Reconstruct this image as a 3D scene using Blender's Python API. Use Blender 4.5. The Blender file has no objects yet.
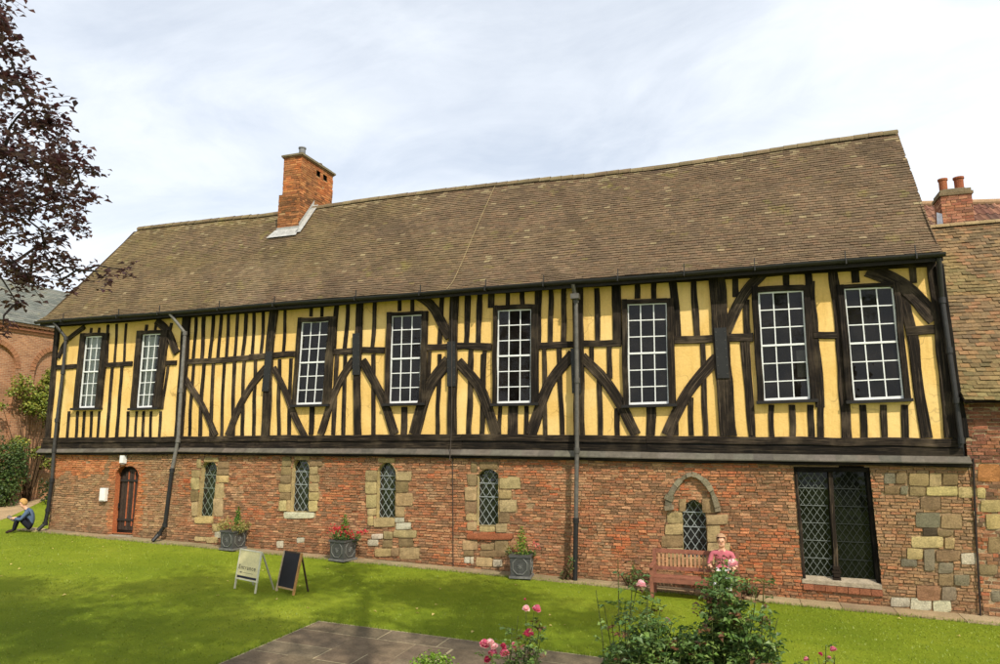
import bpy, bmesh, math, random
import numpy as np
from mathutils import Vector, Matrix, noise
from mathutils.geometry import tessellate_polygon
random.seed(11)
scene = bpy.context.scene
COL = scene.collection
R = math.radians
def U(a, b): return random.uniform(a, b)

# ------------------------------------------------------------------ measured data (metres in the facade plane; x along the hall, z above eye level)
WINDOWS = [([(-19.723,3.198),(-18.997,3.183),(-19.735,0.952),(-19.045,0.955)],[(-20.012,3.336),(-18.86,3.291),(-20.09,0.917),(-18.899,0.901)]),([(-17.356,3.156),(-16.615,3.146),(-17.378,0.918),(-16.746,0.934)],[(-17.632,3.296),(-16.453,3.255),(-17.734,0.885),(-16.529,0.868)]),([(-11.586,3.223),(-10.7,3.212),(-11.663,0.926),(-10.816,0.934)],[(-11.747,3.372),(-10.531,3.34),(-11.865,0.876),(-10.623,0.858)]),([(-8.761,3.236),(-7.861,3.22),(-8.763,0.915),(-7.888,0.922)],[(-8.903,3.356),(-7.698,3.319),(-8.995,0.869),(-7.794,0.85)]),([(-5.744,3.199),(-4.853,3.179),(-5.765,0.865),(-4.884,0.871)],[(-5.854,3.347),(-4.69,3.306),(-5.945,0.821),(-4.712,0.802)]),([(-2.472,3.15),(-1.556,3.123),(-2.507,0.78),(-1.591,0.796)],[(-2.617,3.285),(-1.427,3.238),(-2.653,0.751),(-1.412,0.732)]),([(0.456,3.221),(1.38,3.208),(0.444,0.821),(1.367,0.847)],[(0.324,3.383),(1.489,3.334),(0.304,0.766),(1.543,0.745)]),([(2.191,3.187),(3.124,3.163),(2.218,0.797),(3.146,0.828)],[(2.062,3.292),(3.256,3.261),(2.08,0.729),(3.299,0.709)])]
STUDS = [([(-18.495,3.556),(-18.445,2.324)],0.1),([(-18.104,3.548),(-18.06,2.343)],0.1),([(-18.845,3.548),(-18.764,2.302)],0.1),([(-18.516,2.181),(-18.498,-0.034)],0.11),([(-18.129,2.194),(-18.106,-0.034)],0.11),([(-16.31,2.151),(-16.414,0.854)],0.11),([(-20.601,2.196),(-20.583,-0.035)],0.1),([(-20.17,0.838),(-20.148,-0.035)],0.1),([(-19.809,0.834),(-19.772,-0.035)],0.1),([(-19.524,0.83),(-19.48,-0.034)],0.1),([(-19.232,0.827),(-19.172,-0.034)],0.1),([(-18.899,0.822),(-18.885,-0.034)],0.1),([(-17.743,0.808),(-17.703,-0.033)],0.1),([(-17.391,0.803),(-17.371,-0.033)],0.1),([(-17.118,0.8),(-17.075,-0.033)],0.1),([(-16.83,0.796),(-16.781,-0.033)],0.1),([(-16.465,0.792),(-16.442,-0.033)],0.1),([(-19.55,3.483),(-19.568,3.259)],0.1),([(-19.208,3.472),(-19.226,3.242)],0.1),([(-17.261,3.462),(-17.28,3.232)],0.1),([(-16.892,3.455),(-16.91,3.213)],0.1),([(-16.292,3.461),(-16.506,2.254)],0.1),([(-15.379,3.747),(-15.356,3.013),(-15.368,2.307)],0.11),([(-15.083,3.746),(-15.047,2.998),(-15.05,2.308)],0.11),([(-14.731,3.745),(-14.726,2.983),(-14.759,2.309)],0.11),([(-14.441,3.744),(-14.436,2.968),(-14.472,2.31)],0.11),([(-14.186,3.743),(-14.153,2.955),(-14.162,2.311)],0.11),([(-13.861,3.742),(-13.84,2.939),(-13.864,2.312)],0.11),([(-13.538,3.741),(-13.539,2.925),(-13.584,2.312)],0.11),([(-13.283,3.74),(-13.24,2.91),(-13.245,2.313)],0.11),([(-12.951,3.738),(-12.929,2.895),(-12.955,2.314)],0.11),([(-12.19,3.736),(-12.163,2.858),(-12.186,2.316)],0.11),([(-15.333,2.192),(-15.344,1.126),(-15.319,0.058)],0.11),([(-14.957,2.194),(-14.961,1.119),(-14.931,0.058)],0.11),([(-14.61,2.196),(-14.591,1.112),(-14.541,0.058)],0.11),([(-14.219,2.197),(-14.206,1.105),(-14.163,0.057)],0.11),([(-13.856,2.199),(-13.821,1.098),(-13.758,0.057)],0.11),([(-13.513,2.201),(-13.485,1.092),(-13.429,0.057)],0.11),([(-13.12,2.203),(-13.094,1.085),(-13.042,0.056)],0.11),([(-12.294,2.206),(-12.255,1.07),(-12.192,0.055)],0.11),([(-11.916,2.208),(-11.902,1.063),(-11.865,0.055)],0.11),([(-10.487,3.735),(-10.552,2.394)],0.16),([(-10.142,3.758),(-10.142,3.09),(-10.192,2.401)],0.12),([(-9.294,3.702),(-9.29,3.043),(-9.335,2.365)],0.12),([(-7.298,3.729),(-7.328,3.08),(-7.356,2.402)],0.12),([(-6.607,3.681),(-6.602,3.038),(-6.596,2.368)],0.12),([(-6.245,3.656),(-6.265,3.019),(-6.284,2.354)],0.12),([(-10.427,2.276),(-10.443,1.237),(-10.454,0.084)],0.12),([(-10.17,2.266),(-10.159,1.231),(-10.143,0.083)],0.12),([(-9.298,2.231),(-9.266,1.211),(-9.23,0.082)],0.12),([(-7.353,2.153),(-7.369,1.17),(-7.383,0.079)],0.12),([(-6.483,2.118),(-6.502,1.151),(-6.52,0.078)],0.12),([(-6.15,2.105),(-6.16,1.144),(-6.17,0.077)],0.12),([(-7.632,2.236),(-7.648,1.316)],0.1),([(-11.158,0.843),(-11.156,0.085)],0.17),([(-8.339,0.802),(-8.338,0.081)],0.2),([(-11.317,3.758),(-11.316,3.37)],0.11),([(-10.96,3.735),(-10.96,3.349)],0.11),([(-8.554,3.742),(-8.553,3.356)],0.11),([(-8.166,3.715),(-8.166,3.333)],0.11),([(-6.55,3.835),(-6.568,3.179),(-6.615,2.39)],0.12),([(-6.234,3.812),(-6.246,3.159),(-6.287,2.375)],0.12),([(-4.371,3.677),(-4.365,3.046),(-4.387,2.289)],0.12),([(-4.025,3.652),(-4.028,3.026),(-4.059,2.275)],0.12),([(-3.214,3.594),(-3.198,2.976),(-3.21,2.237)],0.12),([(-5.914,3.803),(-5.935,3.281)],0.17),([(-4.651,3.753),(-4.72,2.25)],0.17),([(-2.736,3.713),(-2.736,2.196)],0.2),([(-5.489,3.772),(-5.49,3.323)],0.11),([(-5.092,3.743),(-5.094,3.298)],0.11),([(-2.231,3.694),(-2.237,3.273)],0.12),([(-1.837,3.664),(-1.845,3.246)],0.12),([(-6.479,2.293),(-6.494,1.151),(-6.508,0.064)],0.12),([(-6.094,2.276),(-6.138,1.143),(-6.181,0.064)],0.12),([(-4.54,2.209),(-4.537,1.108),(-4.534,0.062)],0.12),([(-4.169,2.193),(-4.14,1.1),(-4.111,0.062)],0.12),([(-5.686,0.783),(-5.701,0.063)],0.09),([(-5.339,0.778),(-5.362,0.063)],0.24),([(-5.003,0.773),(-5.021,0.063)],0.1),([(-3.364,2.158),(-3.372,1.765)],0.12),([(-3.183,1.401),(-3.187,0.06)],0.12),([(-2.93,2.185),(-2.937,1.394)],0.13),([(-2.788,0.689),(-2.791,0.06)],0.14),([(-2.009,0.728),(-2.031,0.059)],0.22),([(-1.405,3.612),(-1.364,2.242)],0.19),([(-0.932,3.622),(-0.903,2.296)],0.15),([(-0.011,3.652),(-0.024,3.161)],0.13),([(0.193,3.084),(0.181,2.17)],0.14),([(-0.793,2.19),(-0.805,1.089),(-0.815,0.058)],0.13),([(0.157,2.146),(0.158,1.066),(0.162,0.056)],0.13),([(-1.103,0.911),(-1.126,0.058)],0.12),([(-1.447,0.701),(-1.459,0.058)],0.14),([(1.056,3.684),(1.05,3.352)],0.15),([(1.496,3.671),(1.509,3.333)],0.15),([(2.437,3.646),(2.439,3.308)],0.15),([(3.521,3.649),(3.523,3.219)],0.14),([(1.54,3.405),(1.55,0.646)],0.2),([(2.006,3.629),(2.048,2.127),(2.03,0.001)],0.18),([(3.279,3.166),(3.382,2.133),(3.491,0.001)],0.22),([(0.594,0.717),(0.568,0.001)],0.12),([(1.003,0.711),(0.98,0.001)],0.12),([(1.371,0.705),(1.353,0.001)],0.12),([(1.573,0.702),(1.534,0.001)],0.12),([(2.38,0.689),(2.361,0.001)],0.12),([(2.763,0.683),(2.736,0.001)],0.12),([(3.152,0.677),(3.111,0.001)],0.12),([(0.084,2.131),(0.168,0.001)],0.14)]
POSTS = [([(-21.027,3.596),(-20.968,-0.035)],0.2),([(-15.715,3.777),(-15.692,0.032)],0.3),([(-12.571,3.665),(-12.644,2.425),(-12.636,0.043)],0.27),([(-9.749,3.747),(-9.757,1.587),(-9.687,0.083)],0.2),([(-6.942,3.719),(-6.972,2.208),(-6.963,0.079)],0.24),([(-3.669,3.749),(-3.694,0.061)],0.26),([(-0.43,3.666),(-0.386,2.184),(-0.325,0.045)],0.36),([(3.941,3.578),(3.955,2.036),(3.962,0.001)],0.3)]
BRACES = [([(-20.853,2.561),(-20.569,3.087),(-19.825,3.519)],0.17),([(-16.869,3.559),(-16.386,3.154),(-15.989,2.523)],0.26),([(-15.634,1.769),(-14.986,1.021),(-14.348,0.07)],0.2),([(-12.74,1.976),(-13.426,1.156),(-13.933,0.07)],0.24),([(-12.486,1.967),(-12.036,1.255),(-11.719,0.624),(-11.336,0.03)],0.2),([(-9.885,2.106),(-10.404,1.31),(-10.846,0.099)],0.24),([(-9.632,2.06),(-9.052,1.135),(-8.598,0.095)],0.26),([(-8.071,3.783),(-7.526,3.345),(-7.067,2.566)],0.28),([(-7.083,1.988),(-7.647,1.246),(-8.027,0.094)],0.36),([(-6.833,1.936),(-6.219,1.179),(-5.769,0.09)],0.3),([(-3.813,2.012),(-4.433,1.271),(-4.89,0.076)],0.3),([(-3.593,1.95),(-2.879,1.104),(-2.364,0.072)],0.28),([(-0.486,1.786),(-1.139,1.065),(-1.658,0.059)],0.28),([(0.592,3.68),(0.197,3.272),(-0.272,2.377)],0.27),([(2.682,3.574),(3.368,3.124),(3.857,2.422)],0.36)]
RAILS = [([(-20.906,2.261),(-19.878,2.253)],0.16),([(-18.777,2.256),(-17.711,2.265)],0.15),([(-16.382,2.237),(-15.979,2.236)],0.15),([(-15.633,2.242),(-14.385,2.243),(-12.8,2.315)],0.17),([(-12.607,2.32),(-11.772,2.326)],0.17),([(-13.33,2.298),(-11.809,2.332)],0.18),([(-10.576,2.342),(-9.852,2.35)],0.18),([(-9.642,2.356),(-8.964,2.313)],0.18),([(-7.704,2.331),(-7.087,2.333)],0.18),([(-6.882,2.331),(-5.93,2.283)],0.18),([(-6.855,2.344),(-5.911,2.261)],0.17),([(-4.706,2.25),(-3.775,2.242)],0.17),([(-3.614,2.255),(-2.645,2.224)],0.17),([(-1.413,2.244),(-0.513,2.239)],0.2),([(-0.29,2.241),(0.298,2.225)],0.2),([(0.018,2.225),(0.284,2.212)],0.2),([(1.531,2.211),(1.988,2.188)],0.16),([(3.295,2.194),(3.899,2.212)],0.2)]
STRAPS = [([(-12.605,2.424),(-12.668,1.3)],0.26),([(-9.801,2.809),(-9.76,1.675)],0.25),([(-6.997,2.457),(-6.977,1.3)],0.26),([(-3.75,2.141),(-3.729,1.058)],0.24),([(-0.396,2.464),(-0.38,1.322)],0.29)]
END_STONES = [([(2.679,-0.712),(2.876,-0.709),(2.86,-0.927),(2.662,-0.931)],'g'),([(2.891,-0.709),(3.072,-0.706),(3.055,-0.922),(2.874,-0.926)],'b'),([(3.12,-0.705),(3.472,-0.699),(3.451,-0.951),(3.1,-0.959)],'t'),([(3.482,-0.699),(3.696,-0.696),(3.673,-0.962),(3.46,-0.967)],'t'),([(3.719,-0.695),(3.978,-0.691),(3.957,-0.93),(3.699,-0.935)],'b'),([(2.66,-0.958),(2.931,-0.952),(2.917,-1.125),(2.647,-1.132)],'b'),([(2.954,-0.968),(3.085,-0.965),(3.072,-1.137),(2.941,-1.141)],'g'),([(3.113,-0.98),(3.388,-0.974),(3.374,-1.145),(3.1,-1.153)],'b'),([(3.412,-0.974),(3.954,-0.961),(3.939,-1.13),(3.397,-1.145)],'y'),([(3.976,-0.971),(4.263,-0.965),(4.246,-1.159),(3.959,-1.167)],'y'),([(3.289,-1.185),(3.641,-1.175),(3.62,-1.424),(3.269,-1.436)],'b'),([(3.179,-1.481),(3.607,-1.467),(3.583,-1.756),(3.156,-1.773)],'g'),([(3.627,-1.508),(3.977,-1.496),(3.953,-1.767),(3.604,-1.781)],'t'),([(3.273,-1.795),(3.524,-1.785),(3.513,-1.921),(3.262,-1.932)],'d'),([(3.532,-1.805),(3.813,-1.793),(3.802,-1.918),(3.521,-1.931)],'b'),([(3.069,-1.962),(3.628,-1.937),(3.611,-2.145),(3.052,-2.173)],'y'),([(3.642,-1.946),(3.814,-1.939),(3.796,-2.146),(3.624,-2.155)],'y'),([(2.969,-2.198),(3.256,-2.184),(3.24,-2.383),(2.953,-2.399)],'y'),([(3.475,-2.204),(3.894,-2.183),(3.876,-2.389),(3.458,-2.412)],'b'),([(3.274,-2.193),(3.463,-2.184),(3.429,-2.595),(3.24,-2.606)],'g'),([(3.903,-2.233),(4.164,-2.22),(4.146,-2.424),(3.885,-2.439)],'p'),([(2.842,-2.41),(3.13,-2.394),(3.118,-2.535),(2.831,-2.552)],'g'),([(3.503,-2.436),(3.758,-2.421),(3.741,-2.627),(3.485,-2.643)],'g'),([(3.752,-2.652),(4.014,-2.636),(3.996,-2.839),(3.735,-2.857)],'g'),([(3.484,-2.658),(3.739,-2.642),(3.721,-2.858),(3.466,-2.875)],'b'),([(3.089,-2.9),(3.498,-2.873),(3.475,-3.155),(3.066,-3.185)],'k'),([(3.524,-2.896),(3.765,-2.88),(3.743,-3.135),(3.503,-3.153)],'g'),([(2.615,-3.166),(2.942,-3.142),(2.928,-3.313),(2.602,-3.338)],'p'),([(2.96,-3.156),(3.328,-3.13),(3.31,-3.345),(2.943,-3.373)],'p'),([(3.339,-3.165),(3.651,-3.142),(3.632,-3.36),(3.321,-3.385)],'p'),([(4.341,-0.501),(4.715,-0.496),(4.682,-0.851),(4.309,-0.859)],'o'),([(4.286,-0.964),(4.423,-0.961),(4.404,-1.17),(4.267,-1.174)],'y'),([(4.323,-1.209),(4.649,-1.199),(4.628,-1.432),(4.302,-1.443)],'y'),([(4.391,-1.466),(4.625,-1.457),(4.599,-1.74),(4.365,-1.75)],'y'),([(4.396,-1.902),(4.585,-1.893),(4.556,-2.199),(4.368,-2.209)],'b'),([(4.19,-2.432),(4.483,-2.415),(4.465,-2.608),(4.173,-2.626)],'b'),([(4.348,-2.916),(4.49,-2.906),(4.472,-3.106),(4.329,-3.117)],'g')]
LANCETS = [{'glass':[(-14.661,-0.859),(-14.471,-0.646),(-14.25,-0.853),(-14.32,-2.198),(-14.699,-2.212)],'stones':[([(-14.98,-0.604),(-14.7,-0.601),(-14.68,-0.85),(-14.959,-0.854)],'t'),([(-15.152,-0.913),(-14.711,-0.906),(-14.694,-1.116),(-15.134,-1.124)],'t'),([(-15.157,-1.139),(-14.728,-1.131),(-14.701,-1.465),(-15.128,-1.475)],'t'),([(-15.144,-1.494),(-14.723,-1.484),(-14.698,-1.789),(-15.118,-1.801)],'b'),([(-15.087,-1.819),(-14.732,-1.808),(-14.699,-2.203),(-15.053,-2.215)],'t'),([(-14.235,-0.667),(-13.858,-0.663),(-13.844,-0.847),(-14.221,-0.853)],'b'),([(-14.248,-0.872),(-13.843,-0.866),(-13.831,-1.031),(-14.236,-1.038)],'b'),([(-14.263,-1.062),(-13.829,-1.054),(-13.816,-1.238),(-14.249,-1.247)],'y'),([(-14.294,-1.271),(-13.986,-1.264),(-13.956,-1.676),(-14.262,-1.684)],'t'),([(-14.319,-1.695),(-13.984,-1.686),(-13.947,-2.175),(-14.28,-2.187)],'t'),([(-14.945,-2.225),(-14.291,-2.202),(-14.276,-2.392),(-14.929,-2.418)],'y'),([(-14.304,-2.402),(-14.045,-2.392),(-14.031,-2.585),(-14.289,-2.596)],'y'),([(-14.202,-2.606),(-13.973,-2.596),(-13.96,-2.762),(-14.189,-2.772)],'p'),([(-14.887,-2.782),(-14.49,-2.764),(-14.481,-2.885),(-14.877,-2.904)],'t'),([(-14.479,-2.763),(-14.076,-2.745),(-14.064,-2.901),(-14.466,-2.921)],'t'),([(-14.727,-0.555),(-14.215,-0.55),(-14.205,-0.676),(-14.717,-0.681)],'t')]},{'glass':[(-11.6,-0.816),(-11.385,-0.538),(-11.165,-0.81),(-11.135,-1.962),(-11.607,-1.978)],'stones':[([(-12.047,-0.508),(-11.659,-0.505),(-11.646,-0.75),(-12.033,-0.755)],'b'),([(-12.087,-0.773),(-11.656,-0.768),(-11.643,-0.994),(-12.074,-1.001)],'b'),([(-12.1,-1.015),(-11.643,-1.007),(-11.632,-1.215),(-12.088,-1.225)],'b'),([(-12.114,-1.243),(-11.641,-1.233),(-11.629,-1.457),(-12.101,-1.469)],'t'),([(-12.073,-1.482),(-11.634,-1.471),(-11.624,-1.655),(-12.062,-1.667)],'b'),([(-12.088,-1.686),(-11.745,-1.676),(-11.73,-1.965),(-12.071,-1.976)],'y'),([(-11.745,-1.676),(-11.623,-1.672),(-11.607,-1.969),(-11.729,-1.973)],'y'),([(-11.175,-0.611),(-10.767,-0.607),(-10.761,-0.747),(-11.168,-0.752)],'b'),([(-11.152,-0.765),(-10.906,-0.762),(-10.896,-0.959),(-11.142,-0.963)],'t'),([(-11.157,-0.981),(-10.844,-0.976),(-10.834,-1.177),(-11.147,-1.183)],'t'),([(-11.157,-1.201),(-10.87,-1.195),(-10.86,-1.416),(-11.146,-1.423)],'t'),([(-11.145,-1.441),(-10.833,-1.433),(-10.823,-1.641),(-11.134,-1.65)],'y'),([(-11.144,-1.672),(-10.874,-1.664),(-10.861,-1.935),(-11.13,-1.944)],'y'),([(-11.92,-1.993),(-10.953,-1.96),(-10.945,-2.119),(-11.911,-2.155)],'p'),([(-11.66,-0.482),(-11.181,-0.478),(-11.176,-0.598),(-11.654,-0.603)],'t'),([(-12.106,-2.764),(-11.893,-2.754),(-11.883,-2.926),(-12.096,-2.937)],'p'),([(-11.476,-2.648),(-11.242,-2.638),(-11.235,-2.766),(-11.469,-2.777)],'p')]},{'glass':[(-8.998,-0.866),(-8.774,-0.603),(-8.551,-0.859),(-8.541,-2.027),(-8.996,-2.044)],'stones':[([(-9.434,-0.844),(-9.013,-0.837),(-9.005,-1.097),(-9.425,-1.105)],'t'),([(-9.438,-1.129),(-9.011,-1.12),(-9.002,-1.43),(-9.427,-1.441)],'t'),([(-9.38,-1.462),(-9.007,-1.453),(-8.998,-1.783),(-9.369,-1.795)],'t'),([(-9.334,-1.817),(-9.003,-1.806),(-8.999,-1.971),(-9.329,-1.982)],'y'),([(-9.328,-1.999),(-9.176,-1.994),(-9.168,-2.243),(-9.32,-2.249)],'y'),([(-9.161,-2.062),(-8.553,-2.039),(-8.548,-2.246),(-9.154,-2.271)],'y'),([(-8.538,-0.859),(-8.104,-0.852),(-8.1,-1.079),(-8.532,-1.087)],'t'),([(-8.538,-1.11),(-8.189,-1.103),(-8.183,-1.375),(-8.531,-1.383)],'b'),([(-8.531,-1.406),(-8.054,-1.394),(-8.048,-1.697),(-8.523,-1.711)],'t'),([(-8.535,-1.734),(-8.277,-1.726),(-8.271,-1.984),(-8.528,-1.993)],'t'),([(-8.541,-2.016),(-8.284,-2.007),(-8.281,-2.118),(-8.538,-2.128)],'p'),([(-8.524,-2.15),(-8.089,-2.133),(-8.086,-2.283),(-8.521,-2.301)],'p'),([(-8.565,-2.325),(-7.928,-2.298),(-7.924,-2.48),(-8.56,-2.509)],'t'),([(-8.431,-2.525),(-8.018,-2.506),(-8.014,-2.704),(-8.426,-2.725)],'b'),([(-8.394,-2.745),(-7.838,-2.718),(-7.832,-2.996),(-8.387,-3.026)],'t'),([(-9.195,-2.442),(-8.88,-2.428),(-8.876,-2.557),(-9.191,-2.572)],'p'),([(-9.309,-2.594),(-8.928,-2.576),(-8.923,-2.738),(-9.303,-2.757)],'p'),([(-8.856,-2.371),(-8.596,-2.36),(-8.592,-2.544),(-8.85,-2.556)],'t'),([(-8.882,-2.585),(-8.604,-2.572),(-8.599,-2.75),(-8.877,-2.764)],'b'),([(-9.104,-2.803),(-8.637,-2.78),(-8.632,-2.973),(-9.098,-2.999)],'t'),([(-8.625,-2.757),(-8.419,-2.747),(-8.414,-2.962),(-8.619,-2.973)],'b'),([(-9.075,-0.519),(-8.58,-0.515),(-8.576,-0.641),(-9.071,-0.647)],'t')]},{'glass':[(-6.226,-0.932),(-6.006,-0.754),(-5.74,-0.88),(-5.739,-2.105),(-6.238,-2.125)],'stones':[([(-6.468,-0.606),(-6.239,-0.603),(-6.238,-0.85),(-6.467,-0.854)],'b'),([(-6.227,-0.575),(-5.752,-0.57),(-5.752,-0.75),(-6.227,-0.757)],'b'),([(-6.557,-0.883),(-6.244,-0.878),(-6.242,-1.168),(-6.555,-1.175)],'b'),([(-6.615,-1.204),(-6.242,-1.195),(-6.241,-1.521),(-6.612,-1.532)],'t'),([(-6.624,-1.554),(-6.253,-1.543),(-6.251,-1.803),(-6.622,-1.815)],'b'),([(-6.58,-1.841),(-6.239,-1.829),(-6.238,-2.007),(-6.578,-2.02)],'t'),([(-6.548,-2.04),(-6.238,-2.028),(-6.237,-2.243),(-6.546,-2.256)],'t'),([(-6.232,-2.136),(-5.827,-2.119),(-5.827,-2.257),(-6.231,-2.275)],'y'),([(-5.711,-0.95),(-5.171,-0.941),(-5.172,-1.208),(-5.711,-1.221)],'t'),([(-5.711,-1.248),(-5.403,-1.24),(-5.403,-1.454),(-5.711,-1.463)],'t'),([(-5.711,-1.49),(-5.271,-1.477),(-5.272,-1.759),(-5.71,-1.774)],'t'),([(-5.722,-1.795),(-5.462,-1.786),(-5.462,-2.009),(-5.722,-2.019)],'b'),([(-5.809,-2.055),(-5.52,-2.043),(-5.52,-2.255),(-5.809,-2.267)],'t'),([(-6.664,-2.493),(-6.218,-2.472),(-6.217,-2.69),(-6.662,-2.712)],'t'),([(-6.189,-2.55),(-5.849,-2.534),(-5.849,-2.681),(-6.188,-2.699)],'b'),([(-6.632,-2.732),(-6.317,-2.716),(-6.317,-2.838),(-6.631,-2.855)],'b'),([(-6.305,-2.874),(-5.895,-2.852),(-5.895,-3.062),(-6.304,-3.086)],'t'),([(-5.866,-2.903),(-5.636,-2.89),(-5.636,-3.047),(-5.866,-3.06)],'p'),([(-6.631,-2.876),(-6.482,-2.868),(-6.481,-3.017),(-6.63,-3.025)],'p'),([(-6.465,-2.867),(-6.317,-2.859),(-6.316,-3.034),(-6.463,-3.042)],'p'),([(-5.826,-2.453),(-5.492,-2.437),(-5.492,-2.673),(-5.826,-2.691)],'b'),([(-6.217,-2.711),(-5.549,-2.676),(-5.549,-2.812),(-6.217,-2.848)],'b')]},{'glass':[(-1.385,-1.585),(-1.128,-1.359),(-0.891,-1.569),(-0.898,-2.602),(-1.395,-2.63)],'stones':[([(-1.725,-1.644),(-1.379,-1.632),(-1.389,-1.866),(-1.734,-1.879)],'t'),([(-1.774,-1.904),(-1.382,-1.889),(-1.391,-2.114),(-1.782,-2.131)],'t'),([(-1.862,-2.158),(-1.384,-2.137),(-1.393,-2.384),(-1.871,-2.408)],'b'),([(-1.753,-2.425),(-1.387,-2.407),(-1.395,-2.614),(-1.761,-2.634)],'t'),([(-0.88,-1.669),(-0.419,-1.653),(-0.429,-1.859),(-0.889,-1.877)],'t'),([(-0.875,-1.907),(-0.603,-1.896),(-0.619,-2.232),(-0.89,-2.245)],'t'),([(-0.876,-2.267),(-0.41,-2.245),(-0.422,-2.486),(-0.887,-2.511)],'t'),([(-0.873,-2.533),(-0.609,-2.519),(-0.618,-2.7),(-0.881,-2.715)],'y'),([(-1.423,-1.351),(-1.298,-1.348),(-1.309,-1.614),(-1.434,-1.618)],'b'),([(-0.957,-1.323),(-0.629,-1.314),(-0.643,-1.63),(-0.971,-1.641)],'b'),([(-1.761,-2.658),(-0.876,-2.609),(-0.881,-2.73),(-1.766,-2.781)],'b')]}]
RED_SILL = [(-6.558,-2.31),(-5.365,-2.258),(-5.366,-2.405),(-6.557,-2.461)]
HOOD = [(-1.66,-1.594),(-1.676,-1.382),(-1.506,-1.062),(-1.262,-0.835),(-1.044,-0.832),(-0.807,-1.046),(-0.67,-1.392),(-0.634,-1.591)]
BIGWIN = [(0.961,-0.609),(2.413,-0.606),(2.466,-3.098),(1.005,-2.931)]
MULLION = [(1.672,-0.617),(1.662,-2.846)]
DOOR = [(-18.009,-1.061),(-17.588,-0.856),(-17.12,-1.099),(-17.193,-2.801),(-17.978,-2.809)]
LAMP = [(-17.781,-0.52),(-17.616,-0.535),(-17.613,-0.76),(-17.771,-0.751)]
NOTICE = [(-18.509,-1.501),(-18.284,-1.501),(-18.276,-1.885),(-18.501,-1.881)]
PIPES = [[(-20.943,3.588),(-20.628,3.209),(-20.616,2.102),(-20.676,0.568),(-20.68,-0.376),(-20.641,-1.307),(-20.688,-2.228),(-20.716,-2.654)],[(-16.157,3.734),(-15.759,3.129),(-15.759,1.412),(-15.74,-0.058),(-15.885,-0.927),(-15.999,-2.496),(-16.149,-2.867)],[(-3.744,3.693),(-3.725,3.341),(-3.734,1.38),(-3.763,-0.281),(-3.815,-1.895),(-3.859,-3.11)],[(3.93,3.642),(3.989,2.828),(4.025,1.782),(4.061,0.76),(4.078,-0.04)]]
CABLES = [[(4.263,-0.471),(4.179,-1.974),(4.118,-3.211)],[(-6.955,-0.175),(-6.902,-2.492)]]
TOPS = [(-20.952,3.655),(-13.421,3.66),(-7.084,3.725),(-2.163,3.674),(3.818,3.609)]
SILL = [(-20.992,0.0),(-15.674,0.029),(-13.18,0.056),(-8.455,0.103),(-5.855,0.098),(-3.757,0.071),(-1.07,0.045),(2.093,0.01),(3.872,-0.01)]
JB = [(-20.919,-0.534),(-15.63,-0.463),(-11.489,-0.486),(-8.44,-0.486),(-3.767,-0.515),(-0.965,-0.552),(4.169,-0.57)]
GROUND = [(-20.521,-2.827),(-15.415,-2.889),(-7.271,-3.107),(-3.813,-3.174),(0.926,-3.275),(3.921,-3.374)]
PATHS = [(1.084,-0.675),(2.383,-0.655),(2.297,-2.847)]

CAM = Vector((0, -16.27, 0))
def gz(x):
    """lawn level: falls gently towards the right end of the hall"""
    return -3.315 - 0.0233 * max(-22.0, min(8.0, x))
def lerp_tab(tab, x):
    if x <= tab[0][0]: return tab[0][1]
    for (x0, z0), (x1, z1) in zip(tab, tab[1:]):
        if x <= x1: return z0 + (z1 - z0) * (x - x0) / (x1 - x0)
    return tab[-1][1]
def sill_z(x): return lerp_tab(SILL, x)
def jet_z(x): return lerp_tab(JB, x)
def top_z(x): return lerp_tab(TOPS, x)

# ------------------------------------------------------------------ colour
def s2l(r, g, b, k=1.0):
    def f(c):
        c /= 255.0
        return (c / 12.92 if c <= 0.04045 else ((c + 0.055) / 1.055) ** 2.4) * k
    return (f(r), f(g), f(b))
def vary(c, v=0.12, h=0.03):
    k = 1 + U(-v, v)
    return (max(0, c[0] * k * (1 + U(-h, h))), max(0, c[1] * k * (1 + U(-h, h))), max(0, c[2] * k * (1 + U(-h, h))))
def mixc(a, b, t): return tuple(a[i] * (1 - t) + b[i] * t for i in range(3))

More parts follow.
